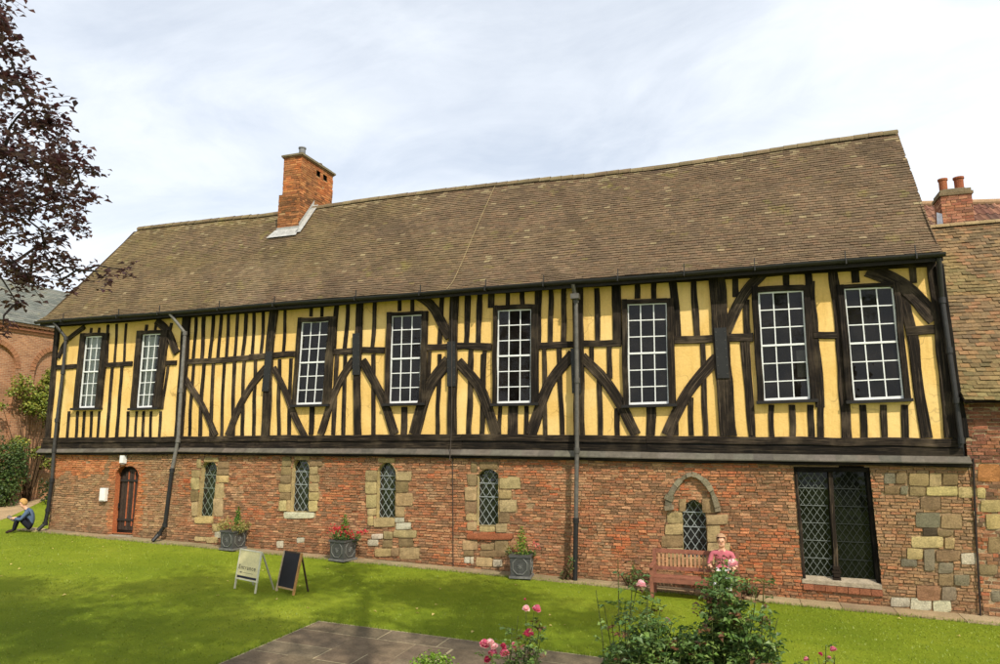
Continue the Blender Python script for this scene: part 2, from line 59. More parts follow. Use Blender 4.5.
# ------------------------------------------------------------------ mesh builder
class MB:
    def __init__(s): s.v = []; s.f = []; s.c = []; s.uv = []; s.hasuv = False
    def quad(s, a, b, c, d, col=(1, 1, 1), uv=None):
        i = len(s.v); s.v += [tuple(a), tuple(b), tuple(c), tuple(d)]; s.f.append((i, i + 1, i + 2, i + 3)); s.c.append(col)
        s.uv.append(uv or ((0, 0),) * 4); s.hasuv |= uv is not None
    def tri(s, a, b, c, col=(1, 1, 1)):
        i = len(s.v); s.v += [tuple(a), tuple(b), tuple(c)]; s.f.append((i, i + 1, i + 2)); s.c.append(col); s.uv.append(((0, 0),) * 3)
    def face(s, vs, col=(1, 1, 1)):
        i = len(s.v); s.v += [tuple(p) for p in vs]; s.f.append(tuple(range(i, i + len(vs)))); s.c.append(col); s.uv.append(((0, 0),) * len(vs))
    def hexa(s, p, col=(1, 1, 1), skip=(), uv=False):
        """p: 8 corners, 0-3 back ring, 4-7 front ring (same order, counter-clockwise seen from the front)"""
        i = len(s.v); s.v += [tuple(q) for q in p]
        fs = [(4, 5, 6, 7), (3, 2, 1, 0), (0, 1, 5, 4), (1, 2, 6, 5), (2, 3, 7, 6), (3, 0, 4, 7)]
        for k, f in enumerate(fs):
            if k in skip: continue
            s.f.append(tuple(i + j for j in f)); s.c.append(col); s.uv.append(((0, 0),) * 4)
    def box(s, x0, x1, y0, y1, z0, z1, col=(1, 1, 1), skip=()):
        s.hexa([(x0, y1, z0), (x1, y1, z0), (x1, y1, z1), (x0, y1, z1), (x0, y0, z0), (x1, y0, z0), (x1, y0, z1), (x0, y0, z1)], col, skip)
    def obox(s, c, ax, ay, az, col=(1, 1, 1)):
        """oriented box: centre and three half-axis vectors (ay points to the back)"""
        c, ax, ay, az = Vector(c), Vector(ax), Vector(ay), Vector(az)
        s.hexa([c - ax + ay - az, c + ax + ay - az, c + ax + ay + az, c - ax + ay + az, c - ax - ay - az, c + ax - ay - az, c + ax - ay + az, c - ax - ay + az], col)
    def tube(s, pts, r, n=10, col=(1, 1, 1), caps=True):
        pts = [Vector(p) for p in pts]; rr = r if isinstance(r, (list, tuple)) else [r] * len(pts)
        base = len(s.v); up = None
        for k, p in enumerate(pts):
            t = (pts[min(k + 1, len(pts) - 1)] - pts[max(k - 1, 0)]).normalized()
            if up is None: up = t.orthogonal().normalized()
            else:
                up = (up - t * up.dot(t))
                up = up.normalized() if up.length > 1e-6 else t.orthogonal().normalized()
            w = t.cross(up)
            for j in range(n):
                a = 2 * math.pi * j / n
                s.v.append(tuple(p + (up * math.cos(a) + w * math.sin(a)) * rr[k]))
        for k in range(len(pts) - 1):
            for j in range(n):
                a = base + k * n + j; b = base + k * n + (j + 1) % n
                s.f.append((a, b, b + n, a + n)); s.c.append(col); s.uv.append(((0, 0),) * 4)
        if caps:
            for k in (0, len(pts) - 1):
                s.f.append(tuple(base + k * n + j for j in (range(n) if k else reversed(range(n))))); s.c.append(col); s.uv.append(((0, 0),) * n)
    def lathe(s, cx, cy, prof, n=16, col=(1, 1, 1)):
        base = len(s.v)
        for r, z in prof:
            for j in range(n):
                a = 2 * math.pi * j / n; s.v.append((cx + r * math.cos(a), cy + r * math.sin(a), z))
        for k in range(len(prof) - 1):
            for j in range(n):
                a = base + k * n + j; b = base + k * n + (j + 1) % n
                s.f.append((a, b, b + n, a + n)); s.c.append(col); s.uv.append(((0, 0),) * 4)
    def poly(s, pts2, fn, col=(1, 1, 1), holes=()):
        """fill a 2-D polygon with holes; fn maps (u, v) to a point"""
        loops = [[Vector((p[0], p[1], 0)) for p in pts2]] + [[Vector((p[0], p[1], 0)) for p in h] for h in holes]
        flat = [p for l in loops for p in l]; i = len(s.v)
        s.v += [tuple(fn(p.x, p.y)) for p in flat]
        for t in tessellate_polygon(loops):
            a, b, c = (flat[k] for k in t)
            cr = (b - a).cross(c - a).z
            t = t if cr > 0 else (t[0], t[2], t[1])
            s.f.append(tuple(i + k for k in t)); s.c.append(col); s.uv.append(((0, 0),) * 3)
    def build(s, name, mat, parent=None, smooth=False, loc=(0, 0, 0)):
        me = bpy.data.meshes.new(name); me.from_pydata(s.v, [], s.f); me.materials.append(mat)
        nl = np.array([len(f) for f in s.f]); cols = np.array(s.c, dtype=np.float32)
        at = me.color_attributes.new('Col', 'FLOAT_COLOR', 'CORNER')
        cc = np.ones((int(nl.sum()), 4), dtype=np.float32); cc[:, :3] = np.repeat(cols, nl, axis=0)
        at.data.foreach_set('color', cc.ravel())
        if s.hasuv:
            ul = me.uv_layers.new(name='grain'); ul.data.foreach_set('uv', np.array([c for u in s.uv for q in u for c in q], dtype=np.float32))
        if smooth: me.polygons.foreach_set('use_smooth', [True] * len(s.f))
        me.update()
        o = bpy.data.objects.new(name, me); COL.objects.link(o); o.location = loc
        if parent is not None: o.parent = parent
        return o

def tag(o, label=None, cat=None, group=None, kind=None):
    for k, v in (('label', label), ('category', cat), ('group', group), ('kind', kind)):
        if v: o[k] = v
    return o
def thing(name, label, cat, loc=(0, 0, 0), rz=0, group=None):
    o = bpy.data.objects.new(name, None); COL.objects.link(o); o.location = loc; o.rotation_euler = (0, 0, rz); o.empty_display_size = .2
    return tag(o, label, cat, group)
def copy_tree(o, parent=None):
    c = o.copy(); COL.objects.link(c); c.parent = parent
    for ch in list(o.children): copy_tree(ch, c)
    return c
def inst(src, parent, loc, rot=(0, 0, 0), sc=1, name=None):
    c = src.copy(); COL.objects.link(c); c.parent = parent; c.location = loc; c.rotation_euler = rot
    c.scale = (sc, sc, sc) if not isinstance(sc, tuple) else sc
    return c

# ------------------------------------------------------------------ materials
class NT:
    def __init__(s, name):
        s.m = bpy.data.materials.new(name); s.m.use_nodes = True; s.t = s.m.node_tree; s.t.nodes.clear()
        s.out = s.n('ShaderNodeOutputMaterial')
    def n(s, ty, **kw):
        nd = s.t.nodes.new(ty)
        for k, v in kw.items(): setattr(nd, k, v)
        return nd
    def l(s, a, b): s.t.links.new(a, b)
    def val(s, sock, v):
        if hasattr(v, 'links'): s.l(v, sock)
        elif isinstance(v, (tuple, list)) and len(v) == 3 and sock.type == 'RGBA': sock.default_value = (*v, 1)
        else: sock.default_value = v
    def coord(s, kind='Object', scale=(1, 1, 1), rot=(0, 0, 0)):
        tc = s.n('ShaderNodeTexCoord'); mp = s.n('ShaderNodeMapping'); s.l(tc.outputs[kind], mp.inputs[0])
        mp.inputs['Scale'].default_value = scale; mp.inputs['Rotation'].default_value = rot; return mp.outputs[0]
    def noise(s, vec, scale=5, detail=4, rough=.6, dist=0):
        nd = s.n('ShaderNodeTexNoise'); s.l(vec, nd.inputs['Vector']); nd.inputs['Scale'].default_value = scale
        nd.inputs['Detail'].default_value = detail; nd.inputs['Roughness'].default_value = rough; nd.inputs['Distortion'].default_value = dist
        return nd.outputs['Fac']
    def ramp(s, fac, stops):
        nd = s.n('ShaderNodeValToRGB'); s.l(fac, nd.inputs[0]); e = nd.color_ramp.elements
        while len(e) < len(stops): e.new(.5)
        for q, (p, c) in zip(e, stops): q.position = p; q.color = (*c, 1) if isinstance(c, tuple) else (c, c, c, 1)
        return nd.outputs[0]
    def mix(s, fac, a, b, mode='MIX'):
        nd = s.n('ShaderNodeMix', data_type='RGBA', blend_type=mode); s.val(nd.inputs[0], fac); s.val(nd.inputs[6], a); s.val(nd.inputs[7], b); return nd.outputs[2]
    def math(s, op, a, b=0.0):
        nd = s.n('ShaderNodeMath', operation=op); s.val(nd.inputs[0], a); s.val(nd.inputs[1], b); return nd.outputs[0]
    def attr(s, name='Col'):
        return s.n('ShaderNodeAttribute', attribute_name=name).outputs['Color']
    def bump(s, h, strength=.3, dist=.02):
        nd = s.n('ShaderNodeBump'); s.l(h, nd.inputs['Height']); nd.inputs['Strength'].default_value = strength; nd.inputs['Distance'].default_value = dist; return nd.outputs[0]
    def principled(s, col, rough=.8, normal=None, spec=.3, metal=0):
        p = s.n('ShaderNodeBsdfPrincipled'); s.val(p.inputs['Base Color'], col); s.val(p.inputs['Roughness'], rough)
        p.inputs['Specular IOR Level'].default_value = spec; p.inputs['Metallic'].default_value = metal
        if normal: s.l(normal, p.inputs['Normal'])
        s.l(p.outputs[0], s.out.inputs[0]); return p

def simple(name, col, rough=.7, spec=.3, metal=0, noise_amt=.25, scale=8, bump=.15, use_attr=False):
    t = NT(name); v = t.coord(); n = t.noise(v, scale, 5)
    c = t.mix(1.0, t.mix(1.0, col, t.attr() if use_attr else (1, 1, 1), 'MULTIPLY'), t.ramp(n, [(.25, 1 - noise_amt), (.75, 1 + noise_amt * .5)]), 'MULTIPLY')
    t.principled(c, rough, t.bump(t.noise(v, scale * 5, 3), bump, .01), spec, metal); return t.m

def m_attr(name, rough=.85, spec=.2, n1=(6, .3), n2=(40, .35), bump=(.5, .012), bscale=60, dirt=None):
    """colour per face from the mesh, broken up by two noises"""
    t = NT(name); v = t.coord(); a = t.noise(v, n1[0], 5, .65); b = t.noise(v, n2[0], 4, .7)
    c = t.mix(1.0, t.attr(), t.ramp(a, [(.3, 1 - n1[1]), (.7, 1 + n1[1] * .6)]), 'MULTIPLY')
    c = t.mix(1.0, c, t.ramp(b, [(.3, 1 - n2[1]), (.7, 1 + n2[1] * .7)]), 'MULTIPLY')
    if dirt:
        d = t.noise(t.coord(scale=dirt[3]) if len(dirt) > 3 else v, dirt[1], 6, .7)
        c = t.mix(t.ramp(d, [(dirt[2], 0.0), (dirt[2] + .18, 1.0)]), c, dirt[0])
    t.principled(c, rough, t.bump(t.noise(v, bscale, 4, .7), bump[0], bump[1]), spec); return t.m

def m_timber():
    t = NT('weathered_timber'); tc = t.n('ShaderNodeTexCoord')
    def mp(sc): 
        m = t.n('ShaderNodeMapping'); t.l(tc.outputs['UV'], m.inputs[0]); m.inputs['Scale'].default_value = sc; return m.outputs[0]
    g = t.noise(mp((1.3, 34, 1)), 1.0, 6, .7, .6); big = t.noise(t.coord(), 1.6, 4, .6); fine = t.noise(mp((3, 110, 1)), 1, 3, .6)
    c = t.ramp(g, [(.32, s2l(15, 13, 11)), (.53, s2l(44, 36, 29)), (.76, s2l(118, 103, 85))])
    c = t.mix(t.ramp(big, [(.5, 0.0), (.72, .5)]), c, s2l(112, 98, 80))
    c = t.mix(1.0, c, t.ramp(fine, [(.35, .45), (.6, 1.15)]), 'MULTIPLY')
    c = t.mix(1.0, c, t.attr(), 'MULTIPLY')
    h = t.math('ADD', g, t.math('MULTIPLY', fine, .6))
    t.principled(c, .85, t.bump(h, .7, .02), .2); return t.m

def m_plaster():
    t = NT('yellow_limewash'); v = t.coord(); vs = t.coord(scale=(3.2, 3, .35))
    a = t.noise(v, 1.1, 5, .6); st = t.noise(vs, 2.2, 5, .65); f = t.noise(v, 22, 5, .65)
    c = t.ramp(a, [(.3, s2l(221, 180, 104)), (.7, s2l(236, 198, 125))])
    c = t.mix(t.ramp(st, [(.52, 0.0), (.8, .7)]), c, s2l(192, 152, 80))
    c = t.mix(t.ramp(t.noise(v, 3.4, 5, .7), [(.66, 0.0), (.8, .35)]), c, s2l(236, 214, 150))
    c = t.mix(1.0, c, t.ramp(f, [(.3, .9), (.7, 1.05)]), 'MULTIPLY')
    c = t.mix(t.ramp(t.noise(t.coord(scale=(5, 5, .5)), 1.6, 6, .7), [(.6, 0.0), (.82, .4)]), c, s2l(150, 124, 84))
    vo = t.n('ShaderNodeTexVoronoi', feature='DISTANCE_TO_EDGE'); wv = t.n('ShaderNodeMix', data_type='RGBA'); nn_ = t.n('ShaderNodeTexNoise'); t.l(v, nn_.inputs['Vector']); nn_.inputs['Scale'].default_value = 3; wv.inputs[0].default_value = .25; t.l(v, wv.inputs[6]); t.l(nn_.outputs['Color'], wv.inputs[7]); t.l(wv.outputs[2], vo.inputs['Vector']); vo.inputs['Scale'].default_value = 1.3
    ck = t.math('MULTIPLY', t.ramp(vo.outputs['Distance'], [(.0, 1.0), (.012, 0.0)]), t.ramp(t.noise(v, .9, 3, .5), [(.5, 0.0), (.6, .55)]))
    c = t.mix(ck, c, s2l(128, 98, 56))
    c = t.mix(t.ramp(t.noise(v, .55, 3, .5, .4), [(.55, 0.0), (.6, .28)]), c, s2l(240, 212, 150))
    t.principled(c, .9, t.bump(t.math('ADD', t.noise(v, 9, 5, .6), t.math('MULTIPLY', f, .4)), .5, .02), .15); return t.m

def m_lawn():
    t = NT('lawn_grass'); v = t.coord()
    vm = t.coord(scale=(1, 1, 1), rot=(0, 0, R(8)))
    a = t.noise(v, .33, 4, .55); b = t.noise(v, 2.2, 5, .65); f = t.noise(v, 55, 4, .8); ff = t.noise(v, 160, 3, .8)
    c = t.ramp(a, [(.3, s2l(124, 142, 34)), (.52, s2l(149, 164, 42)), (.72, s2l(170, 178, 56))])
    c = t.mix(t.ramp(b, [(.35, .0), (.75, .55)]), c, s2l(116, 140, 32))
    c = t.mix(t.ramp(t.noise(v, 5.5, 5, .7), [(.6, 0.0), (.78, .45)]), c, s2l(164, 160, 62))
    c = t.mix(1.0, c, t.ramp(f, [(.25, .68), (.75, 1.22)]), 'MULTIPLY')
    c = t.mix(1.0, c, t.ramp(ff, [(.25, .72), (.75, 1.2)]), 'MULTIPLY')
    t.principled(c, .85, t.bump(t.math('ADD', f, t.math('MULTIPLY', ff, .6)), .9, .05), .12); return t.m

def m_leaf(name, tint=(1, 1, 1), rough=.45, trans=.3):
    t = NT(name); c = t.mix(1.0, t.attr(), tint, 'MULTIPLY')
    p = t.n('ShaderNodeBsdfPrincipled'); t.l(c, p.inputs['Base Color']); p.inputs['Roughness'].default_value = rough; p.inputs['Specular IOR Level'].default_value = .35
    tr = t.n('ShaderNodeBsdfTranslucent'); t.l(c, tr.inputs[0]); mx = t.n('ShaderNodeMixShader'); mx.inputs[0].default_value = trans
    t.l(p.outputs[0], mx.inputs[1]); t.l(tr.outputs[0], mx.inputs[2]); t.l(mx.outputs[0], t.out.inputs[0]); return t.m

def m_glass(name, tint=(.75, .8, .78), wav=.12):
    """thin pane: see-through at a dim tint, mirror-like by angle, slightly wavy"""
    t = NT(name); bm = t.bump(t.noise(t.coord(scale=(1, 1, 1)), 3.0, 2, .5), wav, .03)
    tr = t.n('ShaderNodeBsdfTransparent'); tr.inputs[0].default_value = (*tint, 1)
    gl = t.n('ShaderNodeBsdfGlossy'); gl.inputs['Roughness'].default_value = .02; t.l(bm, gl.inputs['Normal'])
    fr = t.n('ShaderNodeFresnel'); fr.inputs[0].default_value = 1.42; df = t.n('ShaderNodeBsdfDiffuse'); df.inputs[0].default_value = (.20, .165, .14, 1); dm = t.n('ShaderNodeMixShader'); t.l(t.ramp(t.noise(t.coord(), 2.2, 4, .6), [(.4, .015), (.75, .085)]), dm.inputs[0])
    mx = t.n('ShaderNodeMixShader'); t.l(fr.outputs[0], mx.inputs[0]); t.l(tr.outputs[0], dm.inputs[1]); t.l(df.outputs[0], dm.inputs[2]); t.l(dm.outputs[0], mx.inputs[1]); t.l(gl.outputs[0], mx.inputs[2]); t.l(mx.outputs[0], t.out.inputs[0]); return t.m

def m_dark_glass(name, base=(.012, .013, .012), wav=.35, scale=6, spec=.6):
    t = NT(name); v = t.coord(); bm = t.bump(t.noise(v, scale, 2, .5), wav, .02)
    c = t.mix(t.ramp(t.noise(v, 2.5, 4, .6), [(.45, 0.0), (.8, 1.0)]), base, tuple(x * 3.2 for x in base))
    t.principled(c, .06, bm, spec); return t.m

def m_far_brick(name):
    t = NT(name); v = t.coord(rot=(R(90), 0, R(90)))
    tc = t.n('ShaderNodeTexCoord'); sx = t.n('ShaderNodeSeparateXYZ'); t.l(tc.outputs['Object'], sx.inputs[0]); cx = t.n('ShaderNodeCombineXYZ')
    t.l(t.math('ADD', sx.outputs['Y'], sx.outputs['X']), cx.inputs[0]); t.l(sx.outputs['Z'], cx.inputs[1])
    br = t.n('ShaderNodeTexBrick'); t.l(cx.outputs[0], br.inputs['Vector']); br.inputs['Scale'].default_value = 1
    br.inputs['Brick Width'].default_value = .23; br.inputs['Row Height'].default_value = .075; br.inputs['Mortar Size'].default_value = .008
    br.inputs['Color1'].default_value = (*s2l(172, 122, 88), 1); br.inputs['Color2'].default_value = (*s2l(142, 96, 70), 1); br.inputs['Mortar'].default_value = (*s2l(176, 150, 122), 1)
    n = t.noise(t.coord(), 1.3, 6, .65)
    c = t.mix(1.0, br.outputs[0], t.ramp(n, [(.3, .72), (.7, 1.2)]), 'MULTIPLY')
    c = t.mix(t.ramp(t.noise(t.coord(), .5, 4, .6), [(.5, 0.0), (.75, .4)]), c, s2l(184, 142, 106))
    t.principled(c, .9, t.bump(br.outputs[1], -.4, .01), .15); return t.m

M = {}
M['timber'] = m_timber(); M['plaster'] = m_plaster(); M['lawn'] = m_lawn()
M['brick'] = m_attr('old_brick', .9, .12, (5, .22), (38, .4), (1.0, .02), 55, (s2l(92, 72, 54), 1.7, .64))
M['stone'] = m_attr('old_limestone', .9, .12, (5, .32), (30, .3), (.8, .02), 40, (s2l(96, 86, 66), 5, .62))
M['tile'] = m_attr('clay_roof_tile', .88, .15, (1.1, .2), (26, .3), (.5, .01), 60, (s2l(132, 122, 66), 1.3, .6))
M['mossy_tile'] = m_attr('mossy_roof_tile', .9, .12, (1.5, .25), (26, .35), (.5, .01), 60, (s2l(112, 112, 58), 2.2, .66))
M['orange_brick'] = m_attr('orange_chimney_brick', .9, .12, (3, .25), (40, .3), (.6, .012), 70, (s2l(74, 58, 46), 1.9, .54))
M['paint'] = m_attr('plain_painted', .6, .3, (5, .12), (40, .1), (.1, .005))
M['metal'] = m_attr('weathered_metal', .55, .45, (7, .35), (50, .25), (.25, .008))
M['wood'] = m_attr('garden_wood', .7, .3, (9, .35), (60, .3), (.3, .008))
M['white_paint'] = simple('white_joinery_paint', (.78, .78, .76), .45, .4, 0, .08, 6, .05)
M['glass'] = m_glass('window_glass'); M['lead_glass'] = m_dark_glass('leaded_glass'); M['big_glass'] = m_dark_glass('casement_glass', (.006, .007, .005), .3, 3.0, .22)
M['far_brick'] = m_far_brick('garden_brick')
M['paving'] = m_attr('worn_paving', .85, .2, (2.5, .35), (30, .35), (.5, .012), 50, (s2l(62, 60, 40), 1.4, .62))
M['gravel'] = m_attr('worn_edging_stone', .9, .15, (2, .25), (40, .4), (.6, .015), 60, (s2l(104, 104, 52), 1.6, .6))
M['leaf'] = m_leaf('green_leaf'); M['beech_leaf'] = m_leaf('copper_beech_leaf', (1, 1, 1), .38, .42); M['petal'] = m_leaf('petal', (1, 1, 1), .6, .35)
M['bark'] = m_attr('bark', .95, .1, (8, .4), (40, .4), (.8, .02), 30)
M['cloth'] = m_attr('cloth', .9, .1, (20, .15), (90, .2), (.3, .004), 140); M['interior'] = simple('dim_interior', (.10, .075, .05), .9, .1)
M['soot'] = simple('dark_opening', (.012, .011, .010), .95, .05)
# ------------------------------------------------------------------ timber frame helpers
def catmull(pts, step):
    P_ = [Vector((p[0], p[1])) for p in pts]
    if len(P_) == 2:
        n = max(2, int((P_[1] - P_[0]).length / step)); return [P_[0].lerp(P_[1], i / n) for i in range(n + 1)]
    out = []
    for i in range(len(P_) - 1):
        a, b = P_[i], P_[i + 1]; p0 = P_[i - 1] if i else a * 2 - b; p3 = P_[i + 2] if i + 2 < len(P_) else b * 2 - a
        n = max(2, int((b - a).length / step))
        for k in range(n):
            t = k / n; out.append(.5 * ((2 * a) + (b - p0) * t + (2 * p0 - 5 * a + 4 * b - p3) * t * t + (3 * a - p0 - 3 * b + p3) * t ** 3))
    out.append(P_[-1]); return out

def timber(mb, pts, w, yf, yb, tone=1.0, wob=.10, step=.18):
    """a hewn timber lying in the facade plane: uneven width, slightly wandering line, worn arrises"""
    ln = catmull(pts, step); seed = U(0, 500); tone *= U(.68, 1.28); col = (tone, tone * U(.95, 1.0), tone * U(.88, 1.0)); rings = []; dist = 0
    for k, p in enumerate(ln):
        t = (ln[min(k + 1, len(ln) - 1)] - ln[max(k - 1, 0)]).normalized(); nrm = Vector((-t.y, t.x)) if abs(t.y) < abs(t.x) else Vector((t.y, -t.x))
        if nrm.x < 0 and abs(t.y) >= abs(t.x): nrm = -nrm
        if k: dist += (p - ln[k - 1]).length
        a = noise.noise(Vector((seed, dist * 1.7, 0))); b = noise.noise(Vector((seed + 9, dist * 1.7, 0))); c = noise.noise(Vector((seed + 30, dist * 1.1, 0)))
        end = .4 if k in (0, len(ln) - 1) else 1
        L_ = w / 2 * (1 + wob * 1.6 * a); R_ = w / 2 * (1 + wob * 1.6 * b); q = p + nrm * (c * .025 * end); yy = yf + .008 * a; ch = .012
        rings.append([(q - nrm * L_, yb, -L_), (q - nrm * L_, yy + ch, -L_), (q - nrm * (L_ - ch), yy, -L_ + ch), (q + nrm * (R_ - ch), yy, R_ - ch), (q + nrm * R_, yy + ch, R_), (q + nrm * R_, yb, R_)])
        rings[-1] = [((r[0].x, r[1], r[0].y), (dist + seed, r[2] + seed)) for r in rings[-1]]
    for A, B in zip(rings, rings[1:]):
        for j in range(5):
            mb.quad(A[j][0], A[j + 1][0], B[j + 1][0], B[j][0], col, (A[j][1], A[j + 1][1], B[j + 1][1], B[j][1]))
    for rg in (rings[0], rings[-1]): mb.face([r[0] for r in rg], col)

def bilin(q, s, t):
    """q: TL TR BL BR corners; s across, t down"""
    (a, b, c, d) = [Vector(p) for p in q]
    return a.lerp(b, s).lerp(c.lerp(d, s), t)
def pip(p, poly):
    x, y = p; ins = False; j = len(poly) - 1
    for i in range(len(poly)):
        xi, yi = poly[i]; xj, yj = poly[j]
        if (yi > y) != (yj > y) and x < (xj - xi) * (y - yi) / (yj - yi) + xi: ins = not ins
        j = i
    return ins
def grow(poly, d):
    c = Vector((sum(p[0] for p in poly) / len(poly), sum(p[1] for p in poly) / len(poly))); out = []
    for p in poly:
        v = Vector(p) - c; out.append(tuple(c + v * (1 + d / max(.05, v.length))))
    return out

# ------------------------------------------------------------------ brickwork: every brick its own block, so the face is as uneven as old walling
def bricks(mb, u0, u1, v0, v1, fn, colfn, holes=(), bl=.235, bh=.066, joint=.012, v0fn=None, v1fn=None, rough=1.0, wave=.02, depth=.05):
    hb = [(min(p[0] for p in h) - .05, max(p[0] for p in h) + .05, min(p[1] for p in h) - .05, max(p[1] for p in h) + .05, h) for h in holes]
    nrow = int((v1 - v0) / bh) + 2
    for r in range(-1, nrow):
        off = (r % 2) * .5 * bl + U(-.05, .05); u = u0 - bl + off; vb = v0 + r * bh
        while u < u1:
            L_ = bl * (U(.8, 1.15) if random.random() < .75 else U(.42, .55)); a, b = max(u, u0), min(u + L_ - joint, u1)
            uc = u + L_ / 2; u += L_
            if b - a < .04: continue
            dz = wave * (noise.noise(Vector((uc * .45, vb * .5, 3.1))) * 1.4 + noise.noise(Vector((uc * 1.7, vb * 1.2, 8.3))) * .5) + U(-.003, .003) * rough
            z0, z1 = vb + dz, vb + dz + bh - joint * U(.7, 1.4)
            lo = v0fn(uc) if v0fn else v0; hi = v1fn(uc) if v1fn else v1
            z0, z1 = max(z0, lo), min(z1, hi)
            if z1 - z0 < .015: continue
            zc = (z0 + z1) / 2
            near = [h for (x0, x1, y0, y1, h) in hb if a < x1 and b > x0 and zc > y0 and zc < y1]
            if near:
                ns = 8; ok = [not any(pip((a + (b - a) * (i + .5) / ns, zc), h) for h in near) for i in range(ns)]
                best = (0, 0); i = 0
                while i < ns:
                    if ok[i]:
                        j = i
                        while j < ns and ok[j]: j += 1
                        if j - i > best[1] - best[0]: best = (i, j)
                        i = j
                    else: i += 1
                if best[1] - best[0] < 2: continue
                a, b = a + (b - a) * best[0] / ns, a + (b - a) * best[1] / ns
            if random.random() < .006 * rough: continue
            pr = .002 + .013 * rough * U(-1, 1) + .006 * noise.noise(Vector((uc * .8, zc * .8, 1.7))) * rough
            j_ = lambda s=.007: U(-s, s) * rough
            ti = U(-.008, .008) * rough
            f = [fn(a + j_(), z0 + j_(), pr + j_() + ti), fn(b + j_(), z0 + j_() , pr + j_() - ti), fn(b + j_(), z1 + j_(), pr + j_() - ti), fn(a + j_(), z1 + j_(), pr + j_() + ti)]
            k = [fn(a, z0, -depth), fn(b, z0, -depth), fn(b, z1, -depth), fn(a, z1, -depth)]
            mb.hexa(k + f, colfn(uc, zc), skip=(1,))

STONE = {'g': s2l(130, 120, 98), 'b': s2l(138, 116, 84), 't': s2l(170, 147, 106), 'y': s2l(188, 164, 114), 'd': s2l(84, 72, 58), 'p': s2l(190, 180, 156), 'k': s2l(154, 118, 88), 'o': s2l(164, 116, 70)}
def stone_block(mb, q, tone, fn, pr=.018):
    """squared rubble stone: split face, chipped corners"""
    q = [Vector(p) for p in q]; c = sum(q, Vector((0, 0))) / 4; q = [p + Vector((U(-.012, .012), U(-.012, .012))) for p in q]; q = [c + (p - c) * .985 for p in q]
    col = vary(STONE[tone], .16, .05); N = 4; pts = {}
    lo = min(p.y for p in q)
    def P2(s, t): return q[3].lerp(q[2], s).lerp(q[0].lerp(q[1], s), t)
    sd = U(0, 99); pr *= U(.6, 1.7)
    for i in range(N + 1):
        for j in range(N + 1):
            s, t = i / N, j / N; p = P2(s, t); edge = min(s, 1 - s, t, 1 - t) < .01; corner = edge and min(s, 1 - s) < .01 and min(t, 1 - t) < .01
            n = noise.noise(Vector((p.x * 6 + sd, p.y * 6, sd)))
            if corner: p = p.lerp(c, .05)
            pts[i, j] = fn(p.x, p.y, pr + n * .016 - (.005 if edge else 0) - (.005 if corner else 0))
    i0 = len(mb.v)
    idx = {}
    for k, p in pts.items(): idx[k] = len(mb.v); mb.v.append(tuple(p))
    def addf(a): mb.f.append(a); mb.c.append(col); mb.uv.append(((0, 0),) * len(a))
    for i in range(N):
        for j in range(N): addf((idx[i, j], idx[i + 1, j], idx[i + 1, j + 1], idx[i, j + 1]))
    ring = [(i, 0) for i in range(N)] + [(N, j) for j in range(N)] + [(i, N) for i in range(N, 0, -1)] + [(0, j) for j in range(N, 0, -1)]
    rp = [P2(i / N, j / N) for i, j in ring]
    bi = len(mb.v); mb.v += [tuple(fn(p.x, p.y, -.05)) for p in rp]
    for k in range(len(ring)):
        k2 = (k + 1) % len(ring); addf((bi + k, bi + k2, idx[ring[k2]], idx[ring[k]]))

# ------------------------------------------------------------------ plain tile roof: each tile a lipped slab
def tile_roof(mb, prof, xl, xr, gauge=.105, tw=.17, colfn=None, lift=.017, jit=1.0, sag=None, thick=.013):
    """prof: (y, z) from eave to ridge; xl/xr: verge x as a function of slope fraction"""
    seg = [0]
    for a, b in zip(prof, prof[1:]): seg.append(seg[-1] + math.hypot(b[0] - a[0], b[1] - a[1]))
    def at(s):
        s = max(0, min(seg[-1], s))
        for k in range(len(prof) - 1):
            if s <= seg[k + 1] + 1e-9:
                t = (s - seg[k]) / (seg[k + 1] - seg[k]); a, b = prof[k], prof[k + 1]; dy, dz = b[0] - a[0], b[1] - a[1]; L_ = math.hypot(dy, dz)
                return a[0] + dy * t, a[1] + dz * t, (-dz / L_, dy / L_)
    n = int(seg[-1] / gauge)
    def pt(x, s, h):
        y, z, nn = at(s); return (x, y + nn[0] * h, z + nn[1] * h + (sag(x, s / seg[-1]) if sag else 0))
    for r in range(n + 1):
        s0 = r * gauge; s1 = min(s0 + gauge * 1.35, seg[-1]); fr = s0 / seg[-1]; a, b = xl(fr), xr(fr); x = a - tw + (r % 2) * tw * .5 + U(-.01, .01)
        while x < b:
            x0, x1 = max(x, a), min(x + tw - .004, b); x += tw * U(.985, 1.015)
            if x1 - x0 < .02: continue
            ds = U(-.006, .006) * jit; l0 = lift + U(-.004, .007) * jit; tl = U(-.003, .003) * jit
            c = colfn((x0 + x1) / 2, fr)
            A, B = pt(x0, s0 + ds, l0 + tl), pt(x1, s0 + ds + U(-.003, .003) * jit, l0 - tl); C, D = pt(x1, s1, .003), pt(x0, s1, .003)
            A2, B2 = pt(x0, s0 + ds, l0 + tl - thick), pt(x1, s0 + ds, l0 - tl - thick)
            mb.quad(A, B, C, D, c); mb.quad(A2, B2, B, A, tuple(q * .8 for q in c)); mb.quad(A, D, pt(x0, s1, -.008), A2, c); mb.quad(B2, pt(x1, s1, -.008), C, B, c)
    return pt, seg[-1]

